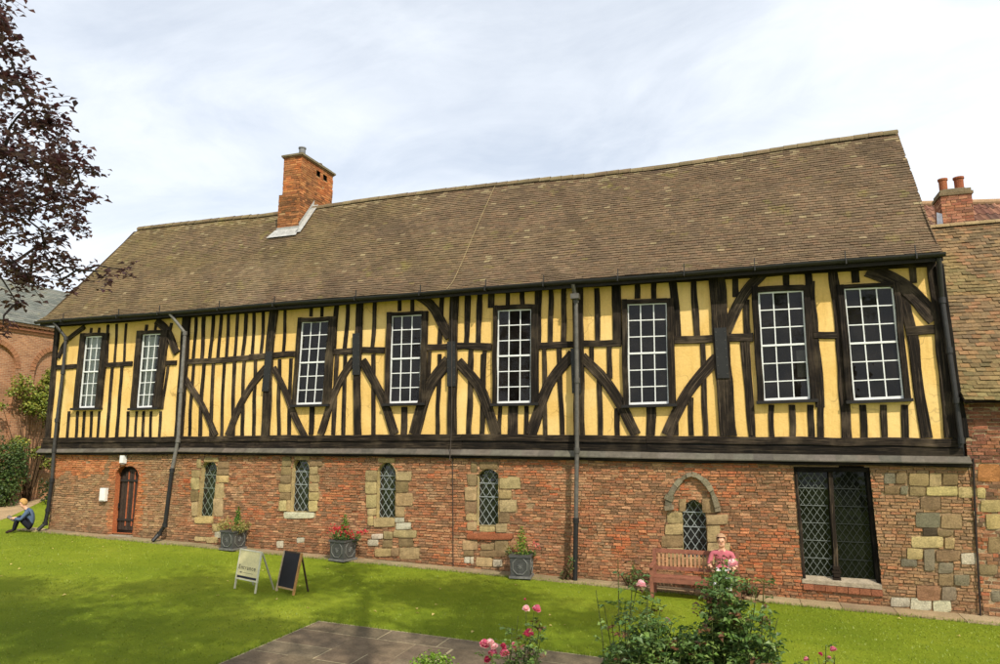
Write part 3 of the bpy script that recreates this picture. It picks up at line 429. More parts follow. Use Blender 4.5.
# ------------------------------------------------------------------ foliage helpers
def leaf(mb, p, size, col, nrm=None, asp=.6):
    """one leaf: two halves folded on the midrib"""
    n = nrm if nrm else Vector((U(-1, 1), U(-1, 1), U(-.3, 1)))
    n = n.normalized(); d = Vector((U(-1, 1), U(-1, 1), U(-1, .6))); d = (d - n * d.dot(n))
    if d.length < 1e-3: d = n.orthogonal()
    d.normalize(); w = n.cross(d); p = Vector(p); L_ = size * U(.7, 1.2); W = L_ * asp * .5; fold = n * (W * .5)
    m1 = p + d * (L_ * .45)
    tip = p + d * L_ - n * (L_ * .12)
    mb.quad(p, m1 + w * W + fold, tip, m1, col); mb.quad(p, m1, tip, m1 - w * W + fold, col)
def clump(mb, c, r, n, size, pal, squash=1.0, out=.6):
    c = Vector(c)
    for _ in range(n):
        v = Vector((random.gauss(0, 1), random.gauss(0, 1), random.gauss(0, 1))).normalized(); rad = r * (U(0, 1) ** .4)
        p = c + Vector((v.x * rad, v.y * rad, v.z * rad * squash))
        nr = (v * out + Vector((U(-1, 1), U(-1, 1), U(-.2, 1.2)))).normalized()
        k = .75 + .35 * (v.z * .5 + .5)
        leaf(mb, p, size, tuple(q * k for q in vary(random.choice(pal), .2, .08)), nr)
# ================================================================== SETTING
def sheet(name, pts_fn, mat, kind='structure', col=(1, 1, 1)):
    mb = MB(); pts_fn(mb); o = mb.build(name, mat); tag(o, kind=kind); return o
def _lawn(mb):
    xs = [-140, -70, -40, -22] + [-22 + 30 * i / 10 for i in range(1, 11)] + [40, 140]; ys = [-45, -20, -10, -5, 0, 8, 20, 60, 160]
    for a, b in zip(xs, xs[1:]):
        for c, d in zip(ys, ys[1:]): mb.quad((a, c, gz(a)), (b, c, gz(b)), (b, d, gz(b)), (a, d, gz(a)))
sheet('lawn', _lawn, M['lawn'])
def _edge(mb):
    x = -21.4
    while x < 9:
        w = U(.7, 1.3); x1 = x + w - .012; y0 = -.48 + U(-.035, .03) - max(0, min(1, (x + 4) / 5)) * .12; c = vary(s2l(158, 140, 108), .13, .04)
        mb.hexa([(x, .05, gz(x) - .05), (x1, .05, gz(x1) - .05), (x1, .05, gz(x1) + .03), (x, .05, gz(x) + .03), (x, y0, gz(x) - .05), (x1, y0, gz(x1) - .05), (x1, y0, gz(x1) + .022 + U(0, .01)), (x, y0, gz(x) + .022 + U(0, .01))], c); x += w
sheet('stone_edging_path', _edge, M['gravel'])
def _path(mb):
    # garden path of pale gravel running off behind the left end of the hall
    pts = [(-25.6, 1.6, .9), (-28.0, 4.0, .9), (-30.4, 6.6, .8)]
    pts = [(-23.8, -.4, .55)] + [(-25.4, 1.5, .6), (-27.2, 3.3, .62), (-30.2, 6.4, .6), (-36, 12.5, .6)]
    for (x0, y0, w0), (x1, y1, w1) in zip(pts, pts[1:]):
        d = Vector((x1 - x0, y1 - y0, 0)).normalized(); n = Vector((-d.y, d.x, 0)); g = .006
        a, b = Vector((x0, y0, gz(x0) + g)), Vector((x1, y1, gz(x1) + g)); c = s2l(178, 152, 116)
        mb.quad(a - n * w0, b - n * w1, b + n * w1, a + n * w0, c)
sheet('gravel_path', _path, M['gravel'])
def _terrace(mb):
    # worn flagstones: courses of unequal slabs, joints partly filled with pale mortar
    X0, X1, Y0, Y1 = -7.1, -.9, -15.5, -5.45
    mb.quad((X0 - .03, Y0, gz(X0) + .0155), (X1, Y0, gz(X1) + .0155), (X1, Y1 + .03, gz(X1) + .0155), (X0 - .03, Y1 + .03, gz(X0) + .0155), s2l(168, 154, 122))
    y = Y1
    while y > Y0:
        h = random.choice([.42, .5, .6, .72]); x = X0
        while x < X1:
            w = random.choice([.5, .62, .75, .9, 1.05]); x1 = min(x + w, X1); jt = [random.choice([.003, .003, .004, .004, .022]) for _ in range(4)]
            a, b, c, d = x + jt[0], x1 - jt[1], y - h + jt[2], y - jt[3]; t = .0175 + U(-.001, .001); col = vary(s2l(112, 98, 78), .14, .03)
            if b > a + .05: mb.hexa([(a, d, gz(a)), (b, d, gz(b)), (b, d, gz(b) + t), (a, d, gz(a) + t), (a, c, gz(a)), (b, c, gz(b)), (b, c, gz(b) + t), (a, c, gz(a) + t)], col, skip=(1,))
            x = x1
        y -= h
sheet('paved_terrace', _terrace, M['paving'])

# ================================================================== THE HALL
hall = thing('timber_framed_hall', 'long medieval hall of black timbers and yellow plaster above an old brick ground storey', 'hall', (0, 0, 0))
F_ = lambda u, v, d=0: (u, -d, v)
def off(p, y): k = (CAM.y * -1 + y) / -CAM.y; return (p[0] * k, p[1] * k)
def offq(q, y): return [off(p, y) for p in q]

# ---- plaster infill with the window openings left out
pl = MB()
holes = []
for sash, outer in WINDOWS:
    TL, TR, BL, BR = outer; holes.append([TL, TR, BR, BL])
xs = [-20.95 + i * .6 for i in range(42)]
outline = [(x, sill_z(x) - .12) for x in xs if x < 3.9] + [(3.95, -.12), (3.92, 3.75)] + [(x, 3.76) for x in reversed(xs) if x < 3.9]
sh = [[tuple(Vector(p).lerp(Vector((sum(q[0] for q in h) / 4, sum(q[1] for q in h) / 4)), .06)) for p in h] for h in holes]
pl.poly(outline, lambda u, v: F_(u, v), holes=sh)
pl.build('plaster_infill', M['plaster'], hall)

# ---- timbers
def along(x0, x1, f, w, yf, yb, tone=1.0, seg=5.2):
    """a run of scarfed beams at fraction f between the sill line and the bottom of the jetty"""
    mb = MB(); x = x0
    while x < x1 - .1:
        xe = min(x + seg * U(.85, 1.15), x1)
        if x1 - xe < 1.5: xe = x1
        n = max(2, int((xe - x) / 1.2)); pts = [(x + (xe - x) * i / n + (.006 if i == 0 else 0), sill_z(x + (xe - x) * i / n) * (1 - f) + jet_z(x + (xe - x) * i / n) * f) for i in range(n + 1)]
        timber(mb, pts, w, yf + U(-.006, .006), yb, tone, .05, .35); x = xe
    return mb
along(-21.1, 4.02, .15, .17, -.085, .02, .95).build('sill_beam', M['timber'], hall)
along(-21.2, 4.1, .50, .2, -.06, .04, .7).build('bressummer', M['timber'], hall)
along(-21.25, 4.2, .93, .085, -.125, .06, .42).build('jetty_moulding', M['timber'], hall)
ld = MB()
for i in range(63):
    x0 = -21.25 + i * .404; x1 = x0 + .404
    def zz(x, f): return sill_z(x) * (1 - f) + jet_z(x) * f
    c = vary(s2l(98, 91, 79), .16, .04)
    if i % 6 == 5: c = tuple(q * .8 for q in c)
    w0, w1 = .004 * math.sin(x0 * 2.1), .004 * math.sin(x1 * 2.1)
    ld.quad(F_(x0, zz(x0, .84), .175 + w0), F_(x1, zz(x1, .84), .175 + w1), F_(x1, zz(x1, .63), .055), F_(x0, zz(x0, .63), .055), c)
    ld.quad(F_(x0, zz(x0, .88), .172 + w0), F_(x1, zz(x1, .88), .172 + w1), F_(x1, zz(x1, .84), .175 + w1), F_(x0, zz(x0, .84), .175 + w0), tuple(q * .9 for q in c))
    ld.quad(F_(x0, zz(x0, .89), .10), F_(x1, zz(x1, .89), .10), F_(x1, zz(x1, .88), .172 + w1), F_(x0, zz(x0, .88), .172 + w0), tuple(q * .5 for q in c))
ld.quad((-21.1, .045, -.62), (4.15, .045, -.62), (4.15, .045, .05), (-21.1, .045, .05), (.02, .018, .015))
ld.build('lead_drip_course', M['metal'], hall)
mb = MB(); timber(mb, [(x, top_z(x) + .02) for x in (-21.0, -17, -13, -9, -5, -1, 3.95)], .17, -.062, .05, .5, .05, .5); mb.build('wall_plate', M['timber'], hall)

n_stud = 0
for pts, w in STUDS:
    ln = sum(math.dist(a, b) for a, b in zip(pts, pts[1:])); mb = MB()
    timber(mb, pts, w * U(.9, 1.1), -.032 + U(-.008, .006), .02, U(.55, .95) if ln > 1 else U(.6, 1.0), .16)
    mb.build('stud' if ln > 1 else 'short_stud', M['timber'], hall)
for pts, w in RAILS:
    mb = MB(); timber(mb, pts, w * .95, -.046 + U(-.004, .004), .02, U(.85, 1.2), .12); mb.build('rail', M['timber'], hall)
for pts, w in POSTS:
    mb = MB(); timber(mb, pts, w, -.066 + U(-.004, .004), .02, U(.7, .95), .09); mb.build('post', M['timber'], hall)
for pts, w in BRACES:
    mb = MB(); timber(mb, pts, w * .88, -.056 + U(-.004, .004), .02, U(1.0, 1.3), .1, .14); mb.build('brace', M['timber'], hall)
for pts, w in STRAPS:
    mb = MB(); a, b = Vector(pts[0]), Vector(pts[1]); ax = Vector((w / 2 * .9, 0, 0)); d = (b - a) / 2; c = (a + b) / 2
    mb.obox(F_(c.x, c.y, .085), ax, (0, .012, 0), (-d.x, 0, -d.y), s2l(30, 29, 28))
    for k in range(6):
        for s in (-1, 1):
            p = a.lerp(b, (k + .5) / 6); mb.obox(F_(p.x + s * w * .33, p.y, .1), (.012, 0, 0), (0, .006, 0), (0, 0, .012), s2l(70, 66, 60))
    mb.build('iron_strap', M['metal'], hall)

# ---- sash windows
for k, (sash, outer) in enumerate(WINDOWS):
    TL, TR, BL, BR = offq(outer, -.085); sTL, sTR, sBL, sBR = sash
    mb = MB()
    cx = lambda a, b: ((a[0] + b[0]) / 2, (a[1] + b[1]) / 2)
    wl = max(.09, (sTL[0] - TL[0] + sBL[0] - BL[0]) / 2); wr = max(.09, (TR[0] - sTR[0] + BR[0] - sBR[0]) / 2); wt = max(.07, (TL[1] - sTL[1] + TR[1] - sTR[1]) / 2)
    Lm = [(sTL[0] - wl / 2, TL[1]), (sBL[0] - wl / 2, sBL[1] - .03)]; Rm = [(sTR[0] + wr / 2, TR[1]), (sBR[0] + wr / 2, sBR[1] - .03)]
    tn = [1.0, .9, 1.0, .95, .85, .85, .62, .62][k]
    timber(mb, Lm, wl, -.09, .06, tn, .02); timber(mb, Rm, wr, -.088, .06, tn, .02)
    timber(mb, [(sTL[0] - wl * .1, sTL[1] + wt / 2), (sTR[0] + wr * .1, sTR[1] + wt / 2)], wt, -.083, .06, tn, .02)
    win = mb.build('sash_window', M['timber'], hall)
    sl = MB(); a, b = (Vector((sBL[0] - wl - .02, sBL[1] - .055)), Vector((sBR[0] + wr + .02, sBR[1] - .055)))
    d = (b - a) / 2; sl.obox(F_((a.x + b.x) / 2, (a.y + b.y) / 2, .07), (d.x, 0, d.y), (0, .085, 0), (0, 0, .032), s2l(34, 31, 30)); sl.build('sill', M['paint'], win)
    q = sash; br = MB()
    def bar(p, r, h, yf, yb, c=(1, 1, 1)):
        p, r = Vector(p), Vector(r); d = (r - p).normalized(); n = Vector((-d.y, d.x)) * h
        A, B, C, D_ = p - n, r - n, r + n, p + n
        if d.y > .5 or d.y < -.5: A, B, C, D_ = p - n, p + n, r + n, r - n
        ring = lambda dd: [F_(v.x, v.y, dd) for v in (A, B, C, D_)]
        cr = (B - A).x * (C - B).y - (B - A).y * (C - B).x
        if cr < 0: A, B, C, D_ = D_, C, B, A
        br.hexa(ring(yb) + ring(yf), c)
    e = .028
    bar(bilin(q, 0, -.004), bilin(q, 0, 1.004), e, .026, -.03); bar(bilin(q, 1, -.004), bilin(q, 1, 1.004), e, .026, -.03)
    bar(bilin(q, 0, 0), bilin(q, 1, 0), e * .9, .023, -.03); bar(bilin(q, 0, 1), bilin(q, 1, 1), e * 1.25, .023, -.03)
    bar(bilin(q, 0, .5), bilin(q, 1, .5), .021, .03, -.02)
    for i in (1, 2): bar(bilin(q, i / 3, 0), bilin(q, i / 3, 1), .0115, .016, -.008)
    for j in (1, 2, 4, 5): bar(bilin(q, 0, j / 6), bilin(q, 1, j / 6), .0115, .013, -.008)
    br.build('glazing_bars', M['white_paint'], win)
    gp = MB()
    for r in range(6):
        for s in range(3):
            t1, t2 = U(-.012, .012), U(-.012, .012)
            cs = [bilin(q, s / 3, (r + 1) / 6), bilin(q, (s + 1) / 3, (r + 1) / 6), bilin(q, (s + 1) / 3, r / 6), bilin(q, s / 3, r / 6)]
            gp.quad(F_(cs[0].x, cs[0].y, t1), F_(cs[1].x, cs[1].y, -t2), F_(cs[2].x, cs[2].y, -t1), F_(cs[3].x, cs[3].y, t2))
    gp.build('glass', M['glass'], win)
    if k < 2 or k == 6:     # curtains and a white paper seen behind the panes
        cm = MB(); n = 14
        s0, s1, t0, t1 = [(-.15, .66, .0, 1), (-.15, .6, .02, 1), (.02, .2, .56, 1.0)][min(k, 2)]
        if k == 6: s0, s1, t0, t1 = .78, .98, .55, .8
        for i in range(n):
            f0, f1 = s0 + (s1 - s0) * i / n, s0 + (s1 - s0) * (i + 1) / n
            a, b, c, d = bilin(q, f0, t1), bilin(q, f1, t1), bilin(q, f1, t0), bilin(q, f0, t0); w0, w1 = .10 + .03 * math.sin(i * 1.9), .10 + .03 * math.sin((i + 1) * 1.9)
            if k == 6: w0 = w1 = .12
            cm.quad(F_(a.x, a.y, -w0), F_(b.x, b.y, -w1), F_(c.x, c.y, -w1), F_(d.x, d.y, -w0), s2l(236, 232, 222) if k < 2 else s2l(120, 112, 106))
        cm.build('curtain' if k < 2 else 'paper_blind', M['cloth'], win)
# ---- dim rooms behind the glass
it = MB()
it.quad((-20.9, 6, -.3), (3.95, 6, -.3), (3.95, 6, 3.6), (-20.9, 6, 3.6)); it.quad((-20.9, .07, -.3), (3.95, .07, -.3), (3.95, 6, -.3), (-20.9, 6, -.3)); it.quad((-20.9, .07, 3.6), (3.95, .07, 3.6), (3.95, 6, 3.6), (-20.9, 6, 3.6))
for x in (-20.93, 3.93): it.quad((x, .07, -.3), (x, 6, -.3), (x, 6, 3.6), (x, .07, 3.6))
for x in (-17.6, -14.0, -11.2, -7.3, -3.8, -.5): it.box(x - .14, x + .14, 2.2, 2.5, -.3, 3.6, (1, 1, 1))
it.build('room_interior', M['interior'], hall)

# ---- brick ground storey
def arch(p, n=7, bulge=.20):
    L_, A, R_, RB, LB = [Vector(q) for q in p]; out = []
    def cv(a, b, s):
        d = b - a; m = (a + b) / 2 + Vector((-d.y, d.x)).normalized() * s * d.length * bulge
        return [((1 - t) ** 2 * a + 2 * t * (1 - t) * m + t * t * b) for t in [i / n for i in range(n)]]
    out = cv(L_, A, 1.0) + cv(A, R_, 1.0) + [R_, RB, LB]; return [tuple(v) for v in out]
for d in LANCETS:
    g = d['glass']; dx = g[4][0] * .155 / 16.27; xl_, xm = min(g[0][0], g[4][0]), g[1][0]
    d['glass'] = [(g[0][0] + dx, g[0][1]), (g[1][0] + dx * .5, g[1][1]), g[2], g[3], (g[4][0] + dx, g[4][1])]
    d['stones'] = [([(x + dx if xl_ - .14 < x < xl_ + .08 and max(p[0] for p in q) < xm else x, z) for x, z in q], t) for q, t in d['stones']]
lanc = [arch(d['glass'], bulge=.36 if i in (0, 1) else .24) for i, d in enumerate(LANCETS)]
door_poly = arch(DOOR, bulge=.42)
BW = BIGWIN; big_poly = [BW[0], BW[1], BW[2], BW[3]]
stones_q = [q for d in LANCETS for q, t in d['stones']] + [q for q, t in END_STONES] + [RED_SILL]
wall_holes = lanc + [door_poly, big_poly]
bmask = [grow(p, .02) for p in wall_holes] + [grow(q, .012) for q in stones_q]
XE = 4.17
PAL = {'left': [(166, 128, 94), (144, 108, 80), (176, 126, 90), (122, 94, 72), (184, 152, 114), (156, 108, 78)], 'orange': [(192, 120, 76), (182, 108, 66), (196, 130, 86)],
       'mid': [(168, 114, 82), (156, 104, 76), (176, 126, 92), (134, 96, 72), (182, 138, 104), (128, 96, 74), (166, 102, 70)], 'red': [(180, 108, 70), (172, 100, 66), (164, 112, 80), (138, 96, 72), (188, 122, 82), (126, 94, 72)],
       'end': [(160, 116, 86), (148, 108, 80), (174, 128, 94), (124, 96, 74), (170, 108, 76)]}
def hall_brick(u, v):
    n = noise.noise(Vector((u * .55, v * .9, 4.2))); n2 = noise.noise(Vector((u * 1.4, v * 1.6, 9.2)))
    if u < -15.6: key = 'orange' if (u < -18.5 + n and v > -1.15 + n2 * .3) else ('mid' if n > .25 else 'left')
    elif u < -1.6: key = 'red' if n > .22 else 'mid'
    elif u < 2.45: key = 'red' if n > -.25 else 'mid'
    else: key = 'end'
    dx = abs(u - (-17.57))
    if dx < .75 and v < -.68 and (dx > .36 or v > -1.1) and (dx < .64 or random.random() < .4): key = 'orange'
    c = vary(s2l(*random.choice(PAL[key]), k=1.0), .13, .04)
    if key == 'red' and random.random() < .12: c = s2l(184, 98, 62)
    if n2 < -.3: c = mixc(c, s2l(108, 84, 64), .45)
    if n2 > .38 and key != 'orange': c = mixc(c, s2l(190, 160, 126), .4)
    c = mixc(c, s2l(168, 136, 106), .22 + .14 * noise.noise(Vector((u * .9, v * 1.1, 20))))
    if u < -15.4 and key != 'orange': c = mixc(c, s2l(156, 132, 102), U(.1, .55))
    if u > 2.45: c = mixc(c, random.choice([s2l(150, 132, 102), s2l(134, 118, 92), s2l(160, 136, 100)]), min(.55, .2 + (u - 2.45) * .5) * U(.4, 1))
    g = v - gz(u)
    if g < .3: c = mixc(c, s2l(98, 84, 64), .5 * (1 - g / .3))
    return (c[0] * 1.16, c[1] * 1.12, c[2] * 1.06)
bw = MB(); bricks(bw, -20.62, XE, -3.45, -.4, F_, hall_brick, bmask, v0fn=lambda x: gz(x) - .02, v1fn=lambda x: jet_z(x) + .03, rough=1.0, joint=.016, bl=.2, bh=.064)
mor = [(x, gz(x) - .1) for x in [-20.6 + 24.77 * i / 12 for i in range(13)]] + [(x, jet_z(x) + .04) for x in [XE - 24.77 * i / 12 for i in range(13)]]
bw.poly(mor, lambda u, v: F_(u, v, -.021), s2l(170, 142, 108), wall_holes)
# left return of the wall
bricks(bw, 0, 5.9, -2.95, -.4, lambda u, v, d=0: (-20.6 - d, 5.9 - u, v), lambda u, v: vary(s2l(*random.choice(PAL['left'])), .15, .05))
bw.quad((-20.59, 5.9, -2.95), (-20.59, 0, -2.95), (-20.59, 0, -.4), (-20.59, 5.9, -.4), s2l(160, 140, 110))
for q, t in END_STONES + [((q_), t_) for q_, t_ in LANCETS[1]['stones'][-2:]]:
    if q[1][0] < XE + .01: stone_block(bw, q, t, F_, .016)
wall = bw.build('brick_ground_storey', M['brick'], hall)
rs = MB(); stone_block(rs, RED_SILL, 'o', F_, .05); rs.c = [s2l(160, 98, 68)] * len(rs.c); rs.build('red_sill_tile', M['brick'], wall)

# ---- lancets
def lattice(mb, poly, dx, dz, y, r=.006, col=(.5, .5, .48)):
    xs_ = [p[0] for p in poly]; zs = [p[1] for p in poly]; x0, x1, z0, z1 = min(xs_), max(xs_), min(zs), max(zs)
    cxx = (x0 + x1) / 2; k = dz / dx
    for s in (1, -1):
        N = int((x1 - x0 + (z1 - z0) / k) / dx) + 3
        for i in range(-N, N + 1):
            # line z - z0 = s*k*(x - cxx) + i*dz
            pts = []
            for a, b in zip(poly, poly[1:] + poly[:1]):
                fa = a[1] - z0 - s * k * (a[0] - cxx) - i * dz; fb = b[1] - z0 - s * k * (b[0] - cxx) - i * dz
                if fa * fb < 0: t = fa / (fa - fb); pts.append(Vector((a[0] + (b[0] - a[0]) * t, a[1] + (b[1] - a[1]) * t)))
            if len(pts) >= 2 and (pts[0] - pts[1]).length > .03:
                a, b = pts[0], pts[1]; d = (b - a).normalized(); n = Vector((-d.y, d.x)) * r; yy = y + (.003 if s > 0 else 0)
                mb.hexa([F_(*(a - n), -yy - .006), F_(*(b - n), -yy - .006), F_(*(b + n), -yy - .006), F_(*(a + n), -yy - .006), F_(*(a - n), -yy), F_(*(b - n), -yy), F_(*(b + n), -yy), F_(*(a + n), -yy)], col)
def hbar(mb, poly, z, y, r=.009, col=(.5, .5, .48)):
    xs_ = []
    for a, b in zip(poly, poly[1:] + poly[:1]):
        if (a[1] - z) * (b[1] - z) < 0: xs_.append(a[0] + (b[0] - a[0]) * (z - a[1]) / (b[1] - a[1]))
    if len(xs_) >= 2: mb.box(min(xs_), max(xs_), y - .012, y, z - r, z + r, col)
def reveal(mb, poly, d0, d1, col):
    for a, b in zip(poly, poly[1:] + poly[:1]): mb.quad(F_(*a, d0), F_(*b, d0), F_(*b, d1), F_(*a, d1), vary(col, .12, .04) if col else (1, 1, 1))
for k, (d, poly) in enumerate(zip(LANCETS, lanc)):
    mb = MB()
    for q, t in (d['stones'][:-2] if k == 1 else d['stones']): stone_block(mb, q, t, F_, .02)
    reveal(mb, poly, .012, -.17, s2l(184, 164, 116))
    lw = mb.build('lancet_window', M['stone'], hall)
    gp = MB(); gp.poly(poly, lambda u, v: F_(u, v, -.155)); gp.build('glass', M['lead_glass'], lw)
    lt = MB(); c = s2l(146, 152, 150) if k else s2l(120, 130, 116); w = max(p[0] for p in poly) - min(p[0] for p in poly)
    lattice(lt, poly, w / 3, w / 3 * 1.45, .142, .0075, c)
    zz_ = [p[1] for p in poly]; zt, zb = max(zz_), min(zz_)
    for f in (.26, .5) if k != 4 else (.22, .47): hbar(lt, poly, zt + (zb - zt) * f, .14, .011, c)
    lt.build('lead_lattice', M['metal'], lw)
    if k == 4:
        hm = MB(); pts = catmull(HOOD, .12)
        for i in range(len(pts) - 1):
            a, b = pts[i], pts[i + 1]; t = (b - a).normalized(); n = Vector((-t.y, t.x)); rr = .055 * U(.8, 1.3) * (1.5 if i < 5 else 1)
            c = vary(s2l(132, 122, 100), .2, .04); pr = .1 + U(-.03, .02)
            hm.hexa([F_(*(a - n * rr), -.02), F_(*(a + n * rr), -.02), F_(*(b + n * rr), -.02), F_(*(b - n * rr), -.02), F_(*(a - n * rr * .7), pr), F_(*(a + n * rr), pr * .7), F_(*(b + n * rr), pr * .7), F_(*(b - n * rr * .7), pr)], c)
        hm.build('hood_mould', M['stone'], lw)

# ---- tall leaded casement
mb = MB(); q = big_poly
timber(mb, [q[0], q[3]], .13, .03, .24, .8, .03); timber(mb, [q[1], q[2]], .14, .05, .24, .45, .03); timber(mb, [(q[0][0], q[0][1] - .03), (q[1][0], q[1][1] - .03)], .14, .02, .24, .4, .03)
reveal(mb, q, .01, -.22, None); mb.c[-4:] = [(.5, .45, .4)] * 4
cw = mb.build('casement_window', M['timber'], hall)
ml = MB(); timber(ml, MULLION, .085, .07, .2, 1.5, .08)
b0 = Vector(MULLION[1])
for i, (w, h) in enumerate([(.075, .05), (.06, .06), (.085, .05), (.065, .07)]): ml.box(b0.x - w, b0.x + w, .045, .2, b0.y - .06 + i * .07, b0.y - .06 + i * .07 + h, (1.2, 1.1, 1))
ml.build('mullion', M['timber'], cw)
gp = MB(); gp.poly(q, lambda u, v: F_(u, v, -.2)); gp.build('glass', M['big_glass'], cw)
lt = MB(); zb = -2.86
for xa, xb, c in ((q[0][0] + .07, 1.6, s2l(112, 116, 112)), (1.73, q[1][0] - .05, s2l(36, 40, 37))):
    pq = [(xa, zb), (xb, zb), (xb - .01, -.68), (xa - .015, -.68)]; lattice(lt, pq, .135, .2, .187, .005, c)
    for f in range(1, 6): hbar(lt, pq, zb + f * .36, .185, .007, c)
lt.build('lead_lattice', M['metal'], cw)
sl = MB(); sl.hexa([F_(q[3][0] - .02, -2.99, -.2), F_(q[2][0] + .02, -3.0, -.2), F_(q[2][0] + .02, -2.87, -.2), F_(q[3][0] - .02, -2.86, -.2), F_(q[3][0] - .02, -2.99, .02), F_(q[2][0], -3.02, .02), F_(q[2][0], -2.93, .02), F_(q[3][0] - .02, -2.92, .02)], s2l(168, 154, 132))
sl.build('sill', M['stone'], cw)
rt = MB()
for i in range(7): x = q[3][0] + i * .21; rt.box(x, x + .2, -.05 + U(-.008, .008), .05, -3.11 - i * .006, -3.005 - i * .004, vary(s2l(150, 96, 70), .16))
rt.build('red_sill_course', M['brick'], cw)

# ---- door
dm = MB(); reveal(dm, door_poly, .012, -.2, s2l(176, 104, 66))
dm.hexa([F_(DOOR[4][0], gz(-17.6) + .0, -.2), F_(DOOR[3][0], gz(-17.6), -.2), F_(DOOR[3][0], gz(-17.6) + .06, -.2), F_(DOOR[4][0], gz(-17.6) + .06, -.2), F_(DOOR[4][0] - .05, gz(-17.6), .1), F_(DOOR[3][0] + .05, gz(-17.6), .1), F_(DOOR[3][0] + .05, gz(-17.6) + .055, .1), F_(DOOR[4][0] - .05, gz(-17.6) + .055, .1)], s2l(170, 160, 140))
dw = dm.build('doorway', M['brick'], hall)
dp = MB(); dp.poly(door_poly, lambda u, v: F_(u, v, -.16), (.55, .5, .45)); leafp = dp.build('door_leaf', M['timber'], dw)
ds = MB()
for i in range(6):
    x = DOOR[4][0] + .06 + i * .125
    zt = -1.16 + .22 * (1 - ((i - 2.5) / 2.6) ** 2); ds.hexa([F_(x, -2.72, -.16), F_(x + .11, -2.72, -.16), F_(x + .125, zt, -.16), F_(x + .015, zt, -.16), F_(x, -2.72, -.14), F_(x + .11, -2.72, -.14), F_(x + .125, zt, -.14), F_(x + .015, zt, -.14)], vary(s2l(62, 50, 42), .2, .03))
for x in (-17.66, -17.42): ds.hexa([F_(x, -2.6, -.14), F_(x + .035, -2.6, -.14), F_(x + .04, -1.0, -.14), F_(x + .005, -1.0, -.14), F_(x, -2.6, -.12), F_(x + .035, -2.6, -.12), F_(x + .04, -1.0, -.12), F_(x + .005, -1.0, -.12)], s2l(168, 92, 58))
for z in (-1.3, -2.45): ds.box(-17.95, -17.25, .105, .118, z, z + .06, s2l(48, 42, 38))
ds.build('plank', M['wood'], leafp); hd = MB(); hd.tube([F_(-17.92, -1.95, -.14), F_(-17.92, -1.95, -.08), F_(-17.92, -2.07, -.08), F_(-17.92, -2.07, -.14)], .012, 8, s2l(34, 32, 30)); hd.build('handle', M['metal'], leafp)

# ---- roof
PROF = [(-.43, 3.735), (-.08, 4.0), (.35, 4.5), (.9, 5.2), (2.9, 7.78)]
def r_l(f): return -21.42 + .34 * f + .01 * math.sin(f * 22)
def r_r(f): return 4.0 + .1 * f
def sag(x, f): return -.07 * f * f * math.exp(-((x + 15) / 3.5) ** 2) - .16 * f * f * math.exp(-((x + 2.4) / 3.9) ** 2) + .035 * noise.noise(Vector((x * .22, f * 2.1, 5))) + .018 * noise.noise(Vector((x * .8, f * 5, 2)))
def roof_col(x, f):
    n = noise.noise(Vector((x * .35, f * 3.5, 7.7))); n2 = noise.noise(Vector((x * 1.6, f * 8, 1.2)))
    c = random.choice([s2l(114, 95, 73), s2l(109, 91, 70), s2l(119, 99, 76), s2l(104, 87, 68), s2l(115, 93, 71)])
    t = max(0, min(.75, .32 - (x + 14) * .05 + n * .7 + (f - .75) * 1.1 * (f > .6)))
    c = mixc(c, s2l(126, 112, 62), t * .45)
    if n2 > .2: c = mixc(c, s2l(98, 82, 64), .4)
    st = noise.noise(Vector((x * 1.1 + f * 3, f * .8, 14)))
    if st > .22: c = mixc(c, s2l(84, 70, 54), .35)
    if -14.6 < x < -13.0 and f < .45: c = mixc(c, s2l(150, 134, 104), .22 * U(.3, 1))
    if noise.noise(Vector((x * 3.1, f * 14, 31))) > .56: c = mixc(c, s2l(118, 110, 64), .4)
    if random.random() < (.015 if f < .9 else .25): c = mixc(c, s2l(164, 148, 112), .5)
    return vary(c, .075, .02)
rf = MB(); pt, slen = tile_roof(rf, PROF, r_l, r_r, .104, .165, roof_col, sag=sag, lift=.024, thick=.02)
for (ya, za), (yb_, zb_) in zip(PROF, PROF[1:]): rf.quad((r_l(0) + .02, ya + .04, za - .07), (r_r(0) - .02, ya + .04, za - .07), (r_r(0) - .02, yb_ + .04, zb_ - .07), (r_l(0) + .02, yb_ + .04, zb_ - .07), s2l(60, 50, 42))
for i in range(40):
    xa, xb = r_r(1) - 25.2 * i / 40, r_r(1) - 25.2 * (i + 1) / 40; rf.quad((xa, 6.3, 3.735), (xb, 6.3, 3.735), (xb, 2.92, 7.74 + sag(xb, 1)), (xa, 2.92, 7.74 + sag(xa, 1)), s2l(120, 96, 72))
for x, s in ((r_l(0) + .02, 1), (r_r(0) - .02, -1)): rf.face([(x, -.4, 3.68), (x, 6.3, 3.68), (x, 2.9, 7.62)], s2l(90, 74, 56))
roof = rf.build('tiled_roof', M['tile'], hall)
rg = MB(); x = r_l(1) + .02
while x < r_r(1) - .05:
    x1 = min(x + .34, r_r(1)); dz = sag(x, 1) - .03 + .02 * noise.noise(Vector((x * .5, 1, 1))) + U(-.006, .006); c = mixc(vary(s2l(116, 100, 76), .15), s2l(156, 142, 104), U(0, .6) ** 2); P0 = None
    for j in range(9):
        a = math.pi * (j / 8) * 1.1 - .16; y, z = 2.9 - .15 * math.cos(a), 7.735 + .13 * math.sin(a) + dz
        if P0: rg.quad((x, P0[0], P0[1]), (x1 - .006, P0[0], P0[1] + .004), (x1 - .006, y, z + .004), (x, y, z), c)
        P0 = (y, z)
    x = x1
rg.build('ridge_tiles', M['tile'], roof)
sf = MB(); n = 24
